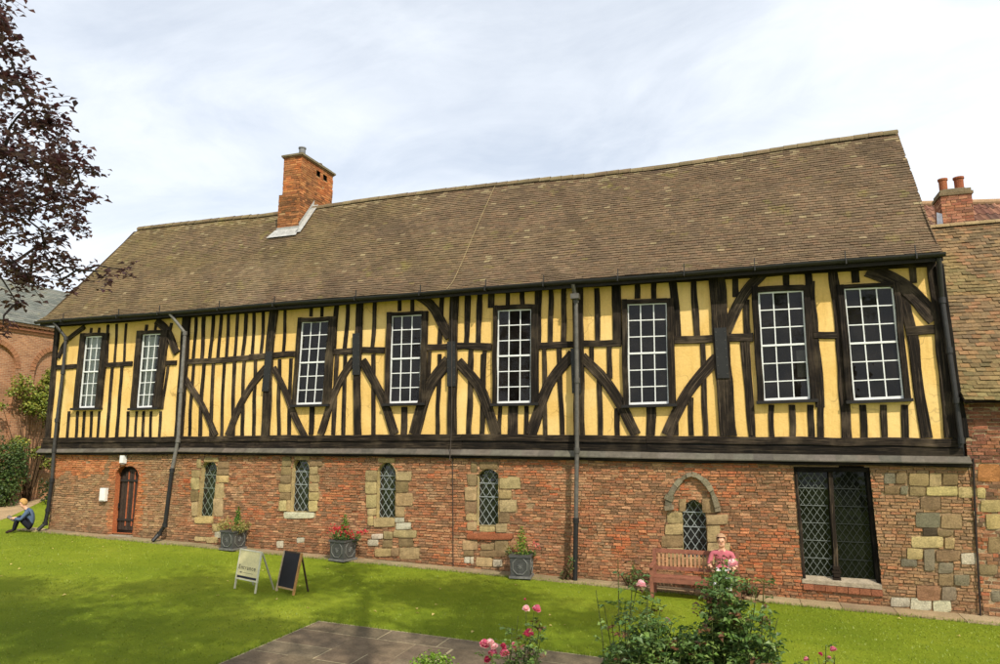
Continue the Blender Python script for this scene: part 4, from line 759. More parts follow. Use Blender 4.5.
for i in range(n):
    x0, x1 = -21.3 + 25.3 * i / n, -21.3 + 25.3 * (i + 1) / n - .004; c = vary(s2l(38, 33, 30), .15)
    sf.box(x0, x1, -.43, .02, 3.675, 3.7, c); sf.box(x0, x1, -.42, -.395, 3.56, 3.672, c)
sf.build('eaves_board', M['wood'], roof)
gt = MB(); N = 26
for i in range(N):
    x0, x1 = -21.4 + 25.42 * i / N, -21.4 + 25.42 * (i + 1) / N; P0 = None
    z = lambda x: 3.715 + .012 * math.sin(x * .9)
    for j in range(9):
        a = math.pi * (1 + j / 8); y, dz = -.49 + .075 * math.cos(a), .085 * math.sin(a)
        if P0: gt.quad((x0, P0[0], z(x0) + P0[1]), (x0, y, z(x0) + dz), (x1, y, z(x1) + dz), (x1, P0[0], z(x1) + P0[1]), s2l(36, 34, 33))
        P0 = (y, dz)
gt.build('gutter', M['metal'], hall)
gb0 = None
for i, x in enumerate([-20.2, -17.9, -16.3, -14.1, -12.2, -9.6, -7.7, -5.9, -4.4, -2.6, -1.1, .4, 2.2, 3.5]):
    if gb0 is None:
        b = MB(); b.box(-.012, .012, -.585, -.575, -.1, .02, s2l(40, 38, 36)); b.obox((0, -.5, -.095), (.012, 0, 0), (0, .08, 0), (0, 0, .006), s2l(40, 38, 36)); b.obox((0, -.5, .10), (.01, 0, 0), (0, .01, 0), (0, 0, .1), s2l(44, 40, 36)); gb0 = b.build('gutter_bracket', M['metal'], hall, loc=(x, 0, 3.715))
    else: inst(gb0, hall, (x, 0, 3.715))
# lightning conductor strip running down the tiles
lc = MB(); xx = lambda s: -7.05 - .0 * s
pts = [pt(-6.98 + .15 * f, f * slen, .045) for f in [i / 12 for i in range(13)]]; lc.tube(pts, .009, 5, s2l(146, 128, 88)); lc.tube([F_(-6.98, 3.6, .1), F_(-6.96, .2, .1), F_(-6.95, -.55, .2)], .01, 5, s2l(70, 60, 52)); lc.tube([F_(*CABLES[1][0], .03), F_(CABLES[1][1][0], gz(-6.9), .03)], .01, 5, s2l(66, 54, 48))
lc.build('conductor_strip', M['metal'], hall)

# ---- downpipes
for k, pp in enumerate(PIPES):
    up = [off(p, -.26) for p in pp]; yo = -.26
    P3 = [(p[0], yo, p[1]) for p in up]
    P3[0] = (up[0][0], -.48, 3.64); 
    if k == 3: P3 = [(p[0] + .02, -.16, p[1]) for p in [off(p, -.16) for p in pp]]; P3[0] = (P3[0][0], -.45, 3.62)
    cols = [s2l(58, 55, 52), s2l(112, 108, 102), s2l(92, 88, 82), s2l(40, 38, 38)][k]
    dn = s2l(28, 27, 28)
    split = {0: 5, 1: 4, 2: 4, 3: len(P3) - 1}[k]
    d = MB(); d.tube(P3[:split + 1], .05, 12, cols)
    for p in P3[1:split + 1]: d.lathe(p[0], p[1], [(.05, p[2] - .07), (.068, p[2] - .07), (.068, p[2] + .05), (.05, p[2] + .05)], 12, tuple(q * .8 for q in cols))
    if k == 2: d.box(P3[1][0] - .1, P3[1][0] + .1, -.42, -.2, 3.3, 3.42, cols)
    d.build('downpipe', M['metal'], hall, smooth=False)
    if k < 3:
        g = gz(P3[-1][0]); low = P3[split:]
        if k < 2: low = low[:-1] + [(low[-1][0], yo - .03, g + .25), (low[-1][0] - .06, yo - .2, g + .06)]
        else: low = low[:-1] + [(low[-1][0], yo, g + .02)]
        d = MB(); d.tube(low, .056, 12, dn)
        for p in low[:-1]: d.lathe(p[0], p[1], [(.056, p[2] - .06), (.074, p[2] - .06), (.074, p[2] + .05), (.056, p[2] + .05)], 12, dn)
        tag(d.build('downpipe', M['metal'], hall), 'black cast iron lower length of the downpipe')
# boxed dark corner board beside the right-hand pipe
mb = MB(); timber(mb, [off((4.02, 3.55), -.1), off((4.07, 1.8), -.1), off((4.16, .0), -.1)], .16, -.12, .3, .35, .03); mb.build('corner_board', M['timber'], hall)

# ---- roof chimney
CH = dict(x0=-14.24, x1=-13.44, y0=2.12, y1=4.02)
def ch_col(u, v):
    n = noise.noise(Vector((u * 1.3, v * 1.3, 2))); c = random.choice([s2l(186, 116, 70), s2l(172, 104, 62), s2l(158, 98, 62), s2l(192, 130, 82)])
    if v < 8.0 or n > .05: c = mixc(c, s2l(126, 92, 62), .4 + .4 * max(0, n))
    if v < 8.3 and random.random() < .3: c = mixc(c, s2l(92, 70, 50), .6)
    return vary(c, .14, .04)
cm = MB()
for (x0, x1, y0, y1, z0, z1) in ((-14.24, -13.42, 2.10, 4.06, 6.1, 8.0), (-14.13, -13.44, 2.13, 4.02, 8.0, 9.27)):
    hh = [] if z0 < 7 else [[(3.0, 8.93), (3.25, 8.93), (3.25, 9.13), (3.0, 9.13)], [(3.42, 8.93), (3.67, 8.93), (3.67, 9.13), (3.42, 9.13)]]
    bricks(cm, x0, x1, z0, z1, lambda u, v, d=0: (u, y0 - d, v), ch_col, bh=.075, rough=.5, depth=.02)
    bricks(cm, y0, y1, z0, z1, lambda u, v, d=0: (x1 + d, u, v), ch_col, hh, bh=.075, rough=.5, depth=.02)
    bricks(cm, y0, y1, z0, z1, lambda u, v, d=0: (x0 - d, y0 + y1 - u, v), ch_col, bh=.075, rough=.5, depth=.02)
    cm.box(x0 + .012, x1 - (.012 if not hh else .18), y0 + .012, y1, z0, z1 + .0, s2l(176, 140, 100))
    if hh:
        cm.quad((x1 - .15, y0, z0), (x1 - .15, y1, z0), (x1 - .15, y1, z1), (x1 - .15, y0, z1), (.02, .018, .016))
        cm.poly([(y0, z0), (y1, z0), (y1, z1), (y0, z1)], lambda u, v: (x1 - .012, u, v), s2l(176, 140, 100), hh)
chim = cm.build('chimney', M['orange_brick'], roof)
cp = MB(); cp.box(-14.16, -13.41, 2.09, 4.06, 9.272, 9.31, s2l(140, 106, 74)); cp.box(-14.19, -13.37, 2.06, 4.09, 9.312, 9.375, s2l(128, 116, 92)); cp.box(-14.1, -13.45, 2.2, 3.95, 9.377, 9.44, s2l(110, 104, 88)); cp.build('chimney_cap', M['stone'], chim)
cp = MB(); cp.lathe(-13.62, 2.4, [(.001, 9.44), (.11, 9.44), (.11, 9.66), (.13, 9.66), (.13, 9.7), (.09, 9.7), (.09, 9.5)], 14, s2l(118, 118, 118)); cp.build('chimney_pot', M['metal'], chim)
cp = MB(); cp.lathe(-13.7, 3.5, [(.001, 9.44), (.12, 9.44), (.10, 9.54), (.12, 9.55), (.12, 9.57), (.0, 9.6)], 12, s2l(120, 96, 76)); cp.build('chimney_pot', M['metal'], chim)
fl = MB()
def onroof(x, y, h):  # point above the slope
    t = (y - .9) / 2.0; return (x, y - .8 * h, 5.2 + t * 2.58 + .6 * h)
lc_ = s2l(172, 170, 164)
fl.quad(onroof(-14.45, 1.86, .05), onroof(-13.3, 1.86, .05), onroof(-13.36, 2.1, .05), onroof(-14.3, 2.1, .05), lc_); fl.quad((-14.27, 2.085, 6.62), (-13.39, 2.085, 6.62), (-13.39, 2.085, 6.86), (-14.27, 2.085, 6.86), tuple(q * .85 for q in lc_))
for i in range(7):
    y0 = 1.95 + i * .135; y1 = y0 + .135; a, b = onroof(-13.2, y0, .05), onroof(-13.2, y1, .05)
    fl.quad(a, b, onroof(-13.4, y1, .05), onroof(-13.4, y0, .05), lc_)
    if y0 > 2.05: fl.quad((-13.395, y0, onroof(0, y0, .04)[2]), (-13.395, y1, onroof(0, y1, .04)[2]), (-13.395, y1, onroof(0, y1, .04)[2] + .2), (-13.395, y0, onroof(0, y0, .04)[2] + .2), tuple(q * .9 for q in lc_))
fl.build('lead_flashing', M['metal'], chim)

# ---- things fixed to the hall wall
lm = thing('wall_lamp', 'small white lamp fixed over the arched brown door', 'lamp'); L4 = LAMP; cx_, cz_ = -17.7, -.64
b = MB(); b.hexa([(cx_ - .08, -.02, cz_ - .12), (cx_ + .08, -.02, cz_ - .12), (cx_ + .08, -.02, cz_ + .12), (cx_ - .08, -.02, cz_ + .12), (cx_ - .065, -.15, cz_ - .10), (cx_ + .065, -.15, cz_ - .10), (cx_ + .08, -.13, cz_ + .12), (cx_ - .08, -.13, cz_ + .12)], s2l(222, 222, 218)); b.build('lamp_housing', M['paint'], lm)
b = MB(); b.box(cx_ - .05, cx_ + .05, -.12, -.03, cz_ - .145, cz_ - .121, s2l(150, 150, 146)); b.build('lens', M['paint'], lm)
nb = thing('notice_box', 'white notice box on the brick wall left of the arched door', 'notice box')
b = MB(); b.box(-18.5, -18.27, -.10, .0, -1.88, -1.5, s2l(226, 224, 216)); b.build('box_body', M['paint'], nb)
b = MB(); b.box(-18.475, -18.295, -.112, -.102, -1.855, -1.525, s2l(236, 234, 226)); b.build('front_panel', M['paint'], nb)
# ================================================================== NEIGHBOURING BUILDINGS
# ---- lower brick and stone house joined to the right end
nh = thing('brick_house', 'low brick house with mossy tiled roof joined to the right end of the hall', 'house')
NX0, NX1 = XE + .01, 13.5
nst = [q for q, t in END_STONES if q[1][0] >= XE + .01]; nmask = [grow(q, .012) for q in nst]
extra = []
for x in [5.1 + i * .62 for i in range(13)]:
    for z in (-.85, -1.2, -1.6, -2.1, -2.75):
        if random.random() < .75: w, h = U(.3, .55), U(.18, .3); a, b = x + U(-.1, .1), z + U(-.1, .1); q = [(a, b + h), (a + w, b + h), (a + w, b), (a, b)]; extra.append((q, random.choice('tbgyo')))
nmask += [grow(q, .012) for q, t in extra]
nb_ = MB(); bricks(nb_, NX0, NX1, -3.5, .74, F_, lambda u, v: vary(s2l(*random.choice(PAL['end'] if v < -.6 else [(140, 92, 72), (120, 84, 68), (156, 104, 78)])), .15, .05), nmask, bh=.072, v0fn=lambda x: gz(x) - .02)
nb_.poly([(NX0, -3.6), (NX1, -3.6), (NX1, .78), (NX0, .78)], lambda u, v: F_(u, v, -.008), s2l(176, 154, 122))
for x, s in ((NX1, 1),): nb_.quad((x, 0, -3.6), (x, 7.6, -3.6), (x, 7.6, .9), (x, 0, .9), s2l(150, 104, 78)); nb_.tri((x, 0, .85), (x, 7.6, .85), (x, 3.9, 5.4), s2l(150, 104, 78))
for q, t in END_STONES:
    if q[1][0] >= XE + .01: stone_block(nb_, q, t, F_, .016)
for q, t in extra: stone_block(nb_, q, t, F_, .014)
nwall = nb_.build('wall', M['brick'], nh)
def ncol(x, f):
    n = noise.noise(Vector((x * .6, f * 4, 3.3))); c = random.choice([s2l(130, 107, 78), s2l(120, 99, 72), s2l(138, 112, 80), s2l(110, 93, 69), s2l(140, 106, 76)])
    if f < .3: c = mixc(c, s2l(120, 116, 66), (.3 - f) * 1.4)
    if n > .2: c = mixc(c, s2l(124, 114, 70), .4)
    return vary(c, .15, .03)
nr = MB(); NP = [(-.34, .74), (0, 1.02), (.5, 1.56), (3.9, 5.42)]
npt, nsl = tile_roof(nr, NP, lambda f: 4.14 + .0 * f, lambda f: 13.7, .128, .175, ncol, jit=2.2, lift=.022, sag=lambda x, f: .05 * noise.noise(Vector((x * .5, f * 2.4, 9))))
nr.quad((4.14, -.3, .68), (13.7, -.3, .68), (13.7, .5, 1.48), (4.14, .5, 1.48), s2l(66, 54, 44)); nr.quad((4.14, .5, 1.48), (13.7, .5, 1.48), (13.7, 3.9, 5.36), (4.14, 3.9, 5.36), s2l(66, 54, 44))
nr.quad((13.7, 8, .74), (4.14, 8, .74), (4.14, 3.9, 5.42), (13.7, 3.9, 5.42), s2l(120, 96, 72)); nr.quad((4.14, -.34, .70), (13.7, -.34, .70), (13.7, 0, .72), (4.14, 0, .72), s2l(50, 40, 32))
nroof = nr.build('tiled_roof', M['mossy_tile'], nh)
rg = MB(); x = 4.3
while x < 13.6:
    x1 = min(x + .33, 13.7); c = vary(s2l(156, 134, 98), .15); P0 = None
    for j in range(7):
        a = math.pi * j / 6; y, z = 3.9 - .13 * math.cos(a), 5.40 + .11 * math.sin(a)
        if P0: rg.quad((x, P0[0], P0[1]), (x1 - .006, P0[0], P0[1]), (x1 - .006, y, z), (x, y, z), c)
        P0 = (y, z)
    x = x1
rg.build('ridge_tiles', M['tile'], nroof)
cb_ = MB(); tag(cb_, None) if False else None
cb_.tube([F_(CABLES[0][0][0], -.4, .03), F_(CABLES[0][1][0], CABLES[0][1][1], .035), F_(CABLES[0][2][0] + .0, gz(4.1) + .03, .04)], .018, 6, s2l(44, 34, 30)); cb_.build('cable', M['metal'], nh)
# chimney of the low house, astride its ridge
nc = MB(); X0, X1, Y0, Y1, Z0, Z1 = 5.27, 5.98, 4.3, 5.0, 4.6, 6.38
ncc = lambda u, v: vary(s2l(*random.choice([(170, 112, 84), (158, 102, 78), (148, 100, 80), (180, 128, 98)])), .16, .05)
bricks(nc, X0, X1, Z0, Z1, lambda u, v, d=0: (u, Y0 - d, v), ncc, bh=.075, rough=.6, depth=.02); bricks(nc, Y0, Y1, Z0, Z1, lambda u, v, d=0: (X1 + d, u, v), ncc, bh=.075, rough=.6, depth=.02); bricks(nc, Y0, Y1, Z0, Z1, lambda u, v, d=0: (X0 - d, Y0 + Y1 - u, v), ncc, bh=.075, rough=.6, depth=.02)
nc.box(X0 + .012, X1 - .012, Y0 + .012, Y1, Z0, Z1, s2l(186, 160, 128)); nch = nc.build('chimney', M['orange_brick'], nroof)
cp = MB(); cp.box(X0 - .035, X1 + .035, Y0 - .035, Y1 + .035, Z1 + .002, Z1 + .08, s2l(128, 110, 84)); cp.box(X0 - .0, X1 + .0, Y0 - .0, Y1 + .0, Z1 + .082, Z1 + .17, s2l(134, 118, 92)); cp.box(X0 + .1, X1 - .1, Y0 + .1, Y1 - .1, Z1 + .172, Z1 + .22, s2l(128, 116, 96)); cp.build('chimney_cap', M['stone'], nch)
for x, r in ((5.43, .1), (5.8, .11)):
    cp = MB(); cp.lathe(x, 4.6, [(r * .9, Z1 + .2), (r, Z1 + .24), (r * 1.02, Z1 + .5), (r * 1.22, Z1 + .52), (r * 1.22, Z1 + .57), (r * .85, Z1 + .57), (r * .8, Z1 + .3)], 14, vary(s2l(164, 100, 70), .1)); cp.build('chimney_pot', M['brick'], nch)
fl = MB(); fl.quad((5.02, 3.88, 5.50), (5.26, 4.28, 5.42), (5.26, 4.29, 5.9), (5.05, 3.95, 5.85), s2l(132, 138, 150)); fl.quad((5.24, 3.97, 5.5), (6.02, 3.97, 5.5), (6.02, 4.28, 5.56), (5.24, 4.28, 5.56), s2l(150, 150, 150)); fl.build('lead_flashing', M['metal'], nch)
# ---- pantiled house behind
ph = thing('pantiled_house', 'red pantiled house roof showing behind the low house with the two pots', 'house', (5.2, 7.2, .45), R(14))
mb = MB(); mb.box(-1.4, 9, .6, 6, -3.5, 4.2, s2l(150, 100, 74)); mb.tri((-1.4, .6, 4.2), (-1.4, 6, 4.2), (-1.4, 3.2, 7.3), s2l(150, 100, 74)); mb.build('wall', M['brick'], ph)
mb = MB(); nrow = 13
for r in range(nrow):
    f0, f1 = r / nrow, (r + 1) / nrow + .02; y0, z0 = 0 + 3.2 * f0, 3.9 + 3.8 * f0; y1, z1 = 3.2 * f1, 3.9 + 3.8 * f1; x = -1.5
    while x < 9:
        pr = None; c = vary(random.choice([s2l(132, 94, 76), s2l(116, 82, 68), s2l(146, 106, 84), s2l(104, 78, 66)]), .15)
        for j in range(7):
            u = j / 6; h = .045 * (math.sin(u * 2 * math.pi) if u < .5 else .6 * math.sin(u * 2 * math.pi)); p0, p1 = (x + u * .25, y0 - h * .75, z0 + h * .65 + .035), (x + u * .25, y1 - h * .75, z1 + h * .65)
            if pr: mb.quad(pr[0], p0, p1, pr[1], c)
            pr = (p0, p1)
        x += .25
mb.quad((9, 6.4, 3.9), (-1.5, 6.4, 3.9), (-1.5, 3.2, 7.7), (9, 3.2, 7.7), s2l(140, 90, 66))
prf = mb.build('pantile_roof', M['tile'], ph)
mb = MB(); mb.tube([(-1.55, 3.2, 7.72), (9, 3.2, 7.72)], .12, 10, s2l(158, 128, 98)); mb.build('ridge_tiles', M['tile'], prf)
# ---- garden building on the left, blind arcading
lb = thing('arcaded_brick_building', 'brick building with blind arches and slate roof beyond the left end of the hall', 'building')
WX = -31.0; wl = MB(); WT = 4.75
Wf = lambda u, v, d=0: (WX + d, u, v)
ar = []; Ys = [-1.55 + 3.15 * i for i in range(9)]
def archpts(yc, r, zb, zs, n=14): return [(yc - r, zb)] + [(yc - r * math.cos(math.pi * i / n), zs + r * .95 * math.sin(math.pi * i / n)) for i in range(n + 1)] + [(yc + r, zb)]
for y in Ys: ar.append(archpts(y, 1.12, -1.6, 3.1))
wl.poly([(-4, -3.2), (26, -3.2), (26, WT), (-4, WT)], lambda u, v: Wf(u, v), (1, 1, 1), [list(reversed(a)) for a in ar])
wl.quad(Wf(-4, -3.2, -.12), Wf(26, -3.2, -.12), Wf(26, WT, -.12), Wf(-4, WT, -.12))
for a in ar:
    for p, q in zip(a, a[1:] + a[:1]): wl.quad(Wf(*p, 0), Wf(*q, 0), Wf(*q, -.12), Wf(*p, -.12))
wl.quad((WX, 26, -3.2), (WX - 9, 26, -3.2), (WX - 9, 26, WT), (WX, 26, WT)); wl.quad((WX - 9, -4, -3.2), (WX, -4, -3.2), (WX, -4, WT), (WX - 9, -4, WT))
lw_ = wl.build('wall', M['far_brick'], lb)
for y in Ys:
    rm = MB()
    for i in range(22):
        a0, a1 = math.pi * i / 22, math.pi * (i + .88) / 22
        f = lambda a, r, d: Wf(y - r * math.cos(a), 3.1 + r * .95 * math.sin(a), d)
        rm.hexa([f(a0, 1.12, -.1), f(a1, 1.12, -.1), f(a1, 1.34, -.1), f(a0, 1.34, -.1), f(a0, 1.12, .03), f(a1, 1.12, .03), f(a1, 1.34, .03), f(a0, 1.34, .03)], vary(s2l(166, 116, 84), .12))
    rm.build('arch_ring', M['brick'], lw_)
cm = MB()
for i, (z, d) in enumerate(((WT, .06), (WT + .12, .14), (WT + .3, .22))): cm.box(WX - .2, WX + d, -4, 26, z + .002, z + (.118 if i < 2 else .12), s2l(*((170, 118, 86), (140, 94, 70), (178, 134, 104))[i]))
y = -4
while y < 26: cm.box(WX, WX + .13, y, y + .11, WT + .242, WT + .298, s2l(166, 112, 82)); y += .24
cm.build('dentil_cornice', M['brick'], lw_)
sr = MB(); y = -4.2
for r in range(24):
    f0, f1 = r / 24, (r + 1.4) / 24; x0, z0 = WX + .3 - 4.2 * f0, WT + .42 + 2.75 * f0; x1, z1 = WX + .3 - 4.2 * f1, WT + .42 + 2.75 * f1; y = -4.2 + (r % 2) * .2
    while y < 26:
        c = vary(random.choice([s2l(112, 114, 106), s2l(102, 105, 98), s2l(122, 122, 112)]), .1, .02); sr.quad((x0, y, z0 + .02), (x0, y + .39, z0 + .02), (x1, y + .39, z1), (x1, y, z1), c); sr.quad((x0, y, z0), (x0, y + .39, z0), (x0, y + .39, z0 + .02), (x0, y, z0 + .02), tuple(q * .5 for q in c)); y += .4
sr.quad((WX - 9, -4, WT + .4), (WX - 9, 26, WT + .4), (WX - 3.95, 26, WT + 3.2), (WX - 3.95, -4, WT + 3.2), s2l(106, 106, 108)); sr.tri((WX + .2, 26, WT), (WX - 9, 26, WT), (WX - 3.9, 26, WT + 3.1), s2l(120, 100, 90))
sr.build('slate_roof', M['tile'], lb)

# ================================================================== PLANTS
GREEN = [s2l(74, 96, 34), s2l(92, 112, 40), s2l(58, 80, 30), s2l(108, 124, 50)]
def shrub(name, label, cat, clumps, base, pal, size, n, group=None, stems=True):
    t = thing(name, label, cat, (base[0], base[1], gz(base[0])), 0, group); mb = MB(); z0 = gz(base[0])
    for (x, y, z, r) in clumps: clump(mb, (x - base[0], y - base[1], z - z0), r, int(n * r * r), size, pal)
    mb.build('foliage', M['leaf'], t); st = MB()
    for (x, y, z, r) in clumps:
        p = Vector((x - base[0], y - base[1], z - z0)); q = Vector((U(-.15, .15), U(-.15, .15), 0)); m = q.lerp(p, .5) + Vector((U(-.2, .2), U(-.2, .2), .1)); st.tube([q, m, p], [.03, .02, .008], 6, s2l(84, 66, 48))
    st.build('stem', M['bark'], t); return t
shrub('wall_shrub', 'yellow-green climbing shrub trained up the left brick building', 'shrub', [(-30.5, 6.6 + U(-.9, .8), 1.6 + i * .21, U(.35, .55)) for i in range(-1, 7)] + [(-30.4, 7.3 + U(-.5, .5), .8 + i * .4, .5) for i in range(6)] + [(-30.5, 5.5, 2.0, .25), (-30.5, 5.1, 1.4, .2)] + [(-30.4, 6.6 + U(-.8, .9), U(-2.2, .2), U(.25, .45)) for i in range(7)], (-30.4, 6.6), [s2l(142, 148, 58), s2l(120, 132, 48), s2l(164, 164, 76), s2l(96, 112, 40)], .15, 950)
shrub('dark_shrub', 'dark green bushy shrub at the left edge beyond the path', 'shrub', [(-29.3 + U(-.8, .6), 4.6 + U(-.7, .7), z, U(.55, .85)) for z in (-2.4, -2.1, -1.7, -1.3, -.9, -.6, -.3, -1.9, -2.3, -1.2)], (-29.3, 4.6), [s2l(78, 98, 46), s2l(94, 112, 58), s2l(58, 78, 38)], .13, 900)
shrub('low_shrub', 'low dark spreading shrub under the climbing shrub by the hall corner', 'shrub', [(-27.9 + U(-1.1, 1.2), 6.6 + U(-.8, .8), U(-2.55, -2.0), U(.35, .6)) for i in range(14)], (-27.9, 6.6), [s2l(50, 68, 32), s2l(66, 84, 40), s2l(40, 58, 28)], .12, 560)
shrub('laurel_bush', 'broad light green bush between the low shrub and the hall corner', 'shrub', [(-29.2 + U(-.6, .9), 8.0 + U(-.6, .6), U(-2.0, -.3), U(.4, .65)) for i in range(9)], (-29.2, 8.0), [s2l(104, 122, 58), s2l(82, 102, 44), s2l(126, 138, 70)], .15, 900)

# ---- copper beech
BEECH =  [(-6.28, -12.28, 3.85, 0.27), (-6.73, -11.94, 3.84, 0.26), (-6.58, -11.95, 3.44, 0.35), (-6.82, -11.55, 3.41, 0.39), (-6.76, -11.34, 3.31, 0.29), (-6.07, -11.59, 2.64, 0.31), (-6.16, -11.85, 2.6, 0.42), (-7.35, -11.39, 3.06, 0.57), (-6.45, -11.42, 2.39, 0.41), (-6.64, -11.67, 2.22, 0.51), (-7.27, -10.52, 2.48, 0.25), (-6.85, -11.2, 1.98, 0.38), (-7.55, -11.12, 1.91, 0.46), (-6.81, -11.01, 1.67, 0.18), (-6.86, -10.71, 1.86, 0.14), (-6.13, -11.04, 1.7, 0.11), (-6.59, -10.43, 1.91, 0.09), (-7.57, -10.91, 1.47, 0.12), (-7.21, -11.3, 1.16, 0.1), (-7.35, -11.39, 2.56, 0.53), (-7.22, -11.06, 1.75, 0.32), (-6.05, -11.44, 2.38, 0.16), (-6.92, -11.08, 3.18, 0.21), (-8.2, -11.44, 3.87, 0.82), (-7.8, -11.69, 2.56, 0.95), (-6.64, -12.44, 3.88, 0.56), (-9.4, -10.75, 2.05, 0.8), (-8.32, -11.92, 3.2, 1.15), (-8.73, -12.01, 4.38, 1.08), (-9.72, -11.45, 2.51, 1.29), (-8.1, -11.92, 5.36, 1.08), (-8.99, -12.18, 5.4, 1.31), (-8.5, -12.7, 2.99, 1.26)]
bt = thing('copper_beech', 'copper beech with dark purple leaves overhanging from the left edge', 'tree', (-9.9, -12.3, gz(-9.9)))
B0 = Vector((-9.9, -12.3, gz(-9.9))); lv = MB(); br = MB()
PB = [s2l(104, 62, 64), s2l(120, 74, 70), s2l(82, 54, 58), s2l(130, 98, 92), s2l(96, 80, 80), s2l(150, 124, 118)]
trunk_pts = [Vector((0, 0, -.05)), Vector((.05, .05, 1.2)), Vector((.2, .1, 2.6)), Vector((.35, .05, 4.2)), Vector((.3, -.1, 6.2)), Vector((.5, -.2, 8.4))]
br.tube(trunk_pts, [.34, .27, .24, .19, .13, .05], 12, s2l(96, 90, 82))
def limbs(br, trunk, ends, r0, col, droop=0.0):
    """boughs: every clump hangs on the nearest limb already grown, so the branches fork instead of fanning out"""
    nodes = [(p, None) for p in trunk[2:]]; ends = sorted(ends, key=lambda e: min((e - p).length for p in trunk[2:]))
    for e in ends:
        p = min(nodes, key=lambda n: (n[0] - e).length + (.0 if n[1] else .6))[0]; d = (e - p).length
        m1 = p.lerp(e, .35) + Vector((U(-.1, .1), U(-.1, .1), .10)) * d; m2 = p.lerp(e, .7) + Vector((U(-.1, .1), U(-.1, .1), .04)) * d
        far = min((e - t_).length for t_ in trunk[2:]); ra = r0 * max(.25, 1 - far / 6)
        br.tube([p, m1, m2, e], [ra, ra * .75, ra * .5, ra * .25], 6, col); nodes += [(e, 1), (m2, 1), (m1, 1)]
limbs(br, trunk_pts, [Vector((x, y, z)) - B0 for x, y, z, r in BEECH], .035, s2l(84, 74, 68))
for (x, y, z, r) in BEECH:
    c = Vector((x, y, z)) - B0
    n = int(1250 * r * r + 30 * r + 16)
    for _ in range(max(3, int(n / 9))):
        d = Vector((random.gauss(0, 1), random.gauss(0, 1), random.gauss(0, .7))).normalized(); a = c + d * r * U(0, .6); b = a + (d + Vector((U(-.6, .6), U(-.6, .6), U(-.6, .2)))).normalized() * max(.12, r * U(.35, .6))
        br.tube([a, b], [.004, .002], 3, s2l(70, 56, 52))
        col = random.choice(PB)
        for k in range(9):
            p = a.lerp(b, k / 8) + Vector((U(-.05, .05), U(-.05, .05), U(-.05, .03)))
            leaf(lv, p, .08, vary(mixc(col, random.choice(PB), .5), .25, .06), Vector((U(-.7, .7), U(-.7, .7), 1)).normalized(), .66)
# the rest of the crown, out of the picture
for _ in range(46):
    a = U(0, 6.3); rr = U(.6, 3.0); c = Vector((rr * math.cos(a) - 1.2, rr * math.sin(a) - .6, U(4.6, 10.2)))
    if c.x > .5 and c.y > -.6: continue
    clump(lv, c, U(.6, 1.0), 230, .085, PB)
lv.build('crown', M['beech_leaf'], bt); br.build('trunk', M['bark'], bt)

# ---- tree behind the camera whose shade lies over the lawn
stt = thing('shade_tree', 'tall leafy tree standing behind the viewpoint and shading the middle of the lawn', 'tree', (4.5, -19.5, gz(4.5)))
S0 = Vector((4.5, -19.5, gz(4.5))); br = MB(); lv = MB()
tp = [Vector((0, 0, 0)), Vector((-.2, .3, 4)), Vector((-.6, 1.5, 8)), Vector((-1.5, 4, 11.5)), Vector((-2.6, 7, 13.3))]; br.tube(tp, [.45, .36, .28, .18, .05], 12, s2l(90, 80, 66))
ends = []
for _ in range(430):
    c = Vector((U(-7.5, 8.2), U(-21, -9.8), U(8.4, 11.4)))
    if c.y > -11.2 - max(0, 1.0 - c.x) * .62 or (c.x > 3.4 and c.y < -15.4) or c.y < -21 or ((c.x - .5) / 8.2) ** 2 + ((c.y + 15) / 6) ** 2 > 1 or random.random() < .1: continue
    q = c - S0; ends.append(q); clump(lv, q, U(.55, .95), 150, .16, GREEN, .6)
for _ in range(26):
    c = Vector((U(2, 10), U(-27, -20.5), U(6.5, 12.0))) - S0; ends.append(c); clump(lv, c, U(.9, 1.4), 220, .18, GREEN, .7)
limbs(br, tp, ends, .06, s2l(90, 80, 66))
lv.build('crown', M['leaf'], stt); br.build('trunk', M['bark'], stt)

# ---- roses
def bloom_mesh(name, pal, petals=26):
    mb = MB()
    for k in range(petals):
        f = k / petals; a = k * 2.4; tilt = .25 + 1.05 * f; r0 = .006 + .010 * f; h = .034 * (1 - .35 * f); w = .012 + .016 * f; c = vary(random.choice(pal), .15, .05)
        out = Vector((math.cos(a), math.sin(a), 0)); side = Vector((-math.sin(a), math.cos(a), 0)); up = Vector((0, 0, 1)); d = (up * math.cos(tilt) + out * math.sin(tilt))
        b0 = out * r0 * .3 + up * (.012 - .012 * f); m = b0 + d * h * .6 + out * .004; t_ = b0 + d * h + out * (.006 * f)
        mb.quad(b0 - side * w * .35, b0 + side * w * .35, m + side * w, m - side * w, c); mb.quad(m - side * w, m + side * w, t_ + side * w * .55, t_ - side * w * .55, vary(c, .08))
    return mb
PINK = [s2l(226, 120, 146), s2l(238, 160, 176), s2l(208, 92, 124), s2l(244, 190, 196)]
blooms = {}
def bloom(parent, kind, loc, sc=1.0):
    if kind not in blooms:
        pal = {'pink': PINK, 'deep': [s2l(206, 74, 108), s2l(222, 104, 132), s2l(188, 56, 92)], 'pale': [s2l(244, 206, 208), s2l(240, 186, 194), s2l(250, 226, 220)]}[kind]
        o = bloom_mesh('bloom', pal).build('bloom', M['petal'], parent, loc=loc); o.scale = (sc,) * 3; o.rotation_euler = (U(-.5, .5), U(-.5, .5), U(0, 6)); blooms[kind] = o; return o
    return inst(blooms[kind], parent, loc, (U(-.5, .6), U(-.5, .5), U(0, 6)), sc)
RG = [s2l(84, 110, 48), s2l(104, 130, 60), s2l(70, 95, 44), s2l(124, 146, 74), s2l(92, 118, 66)]
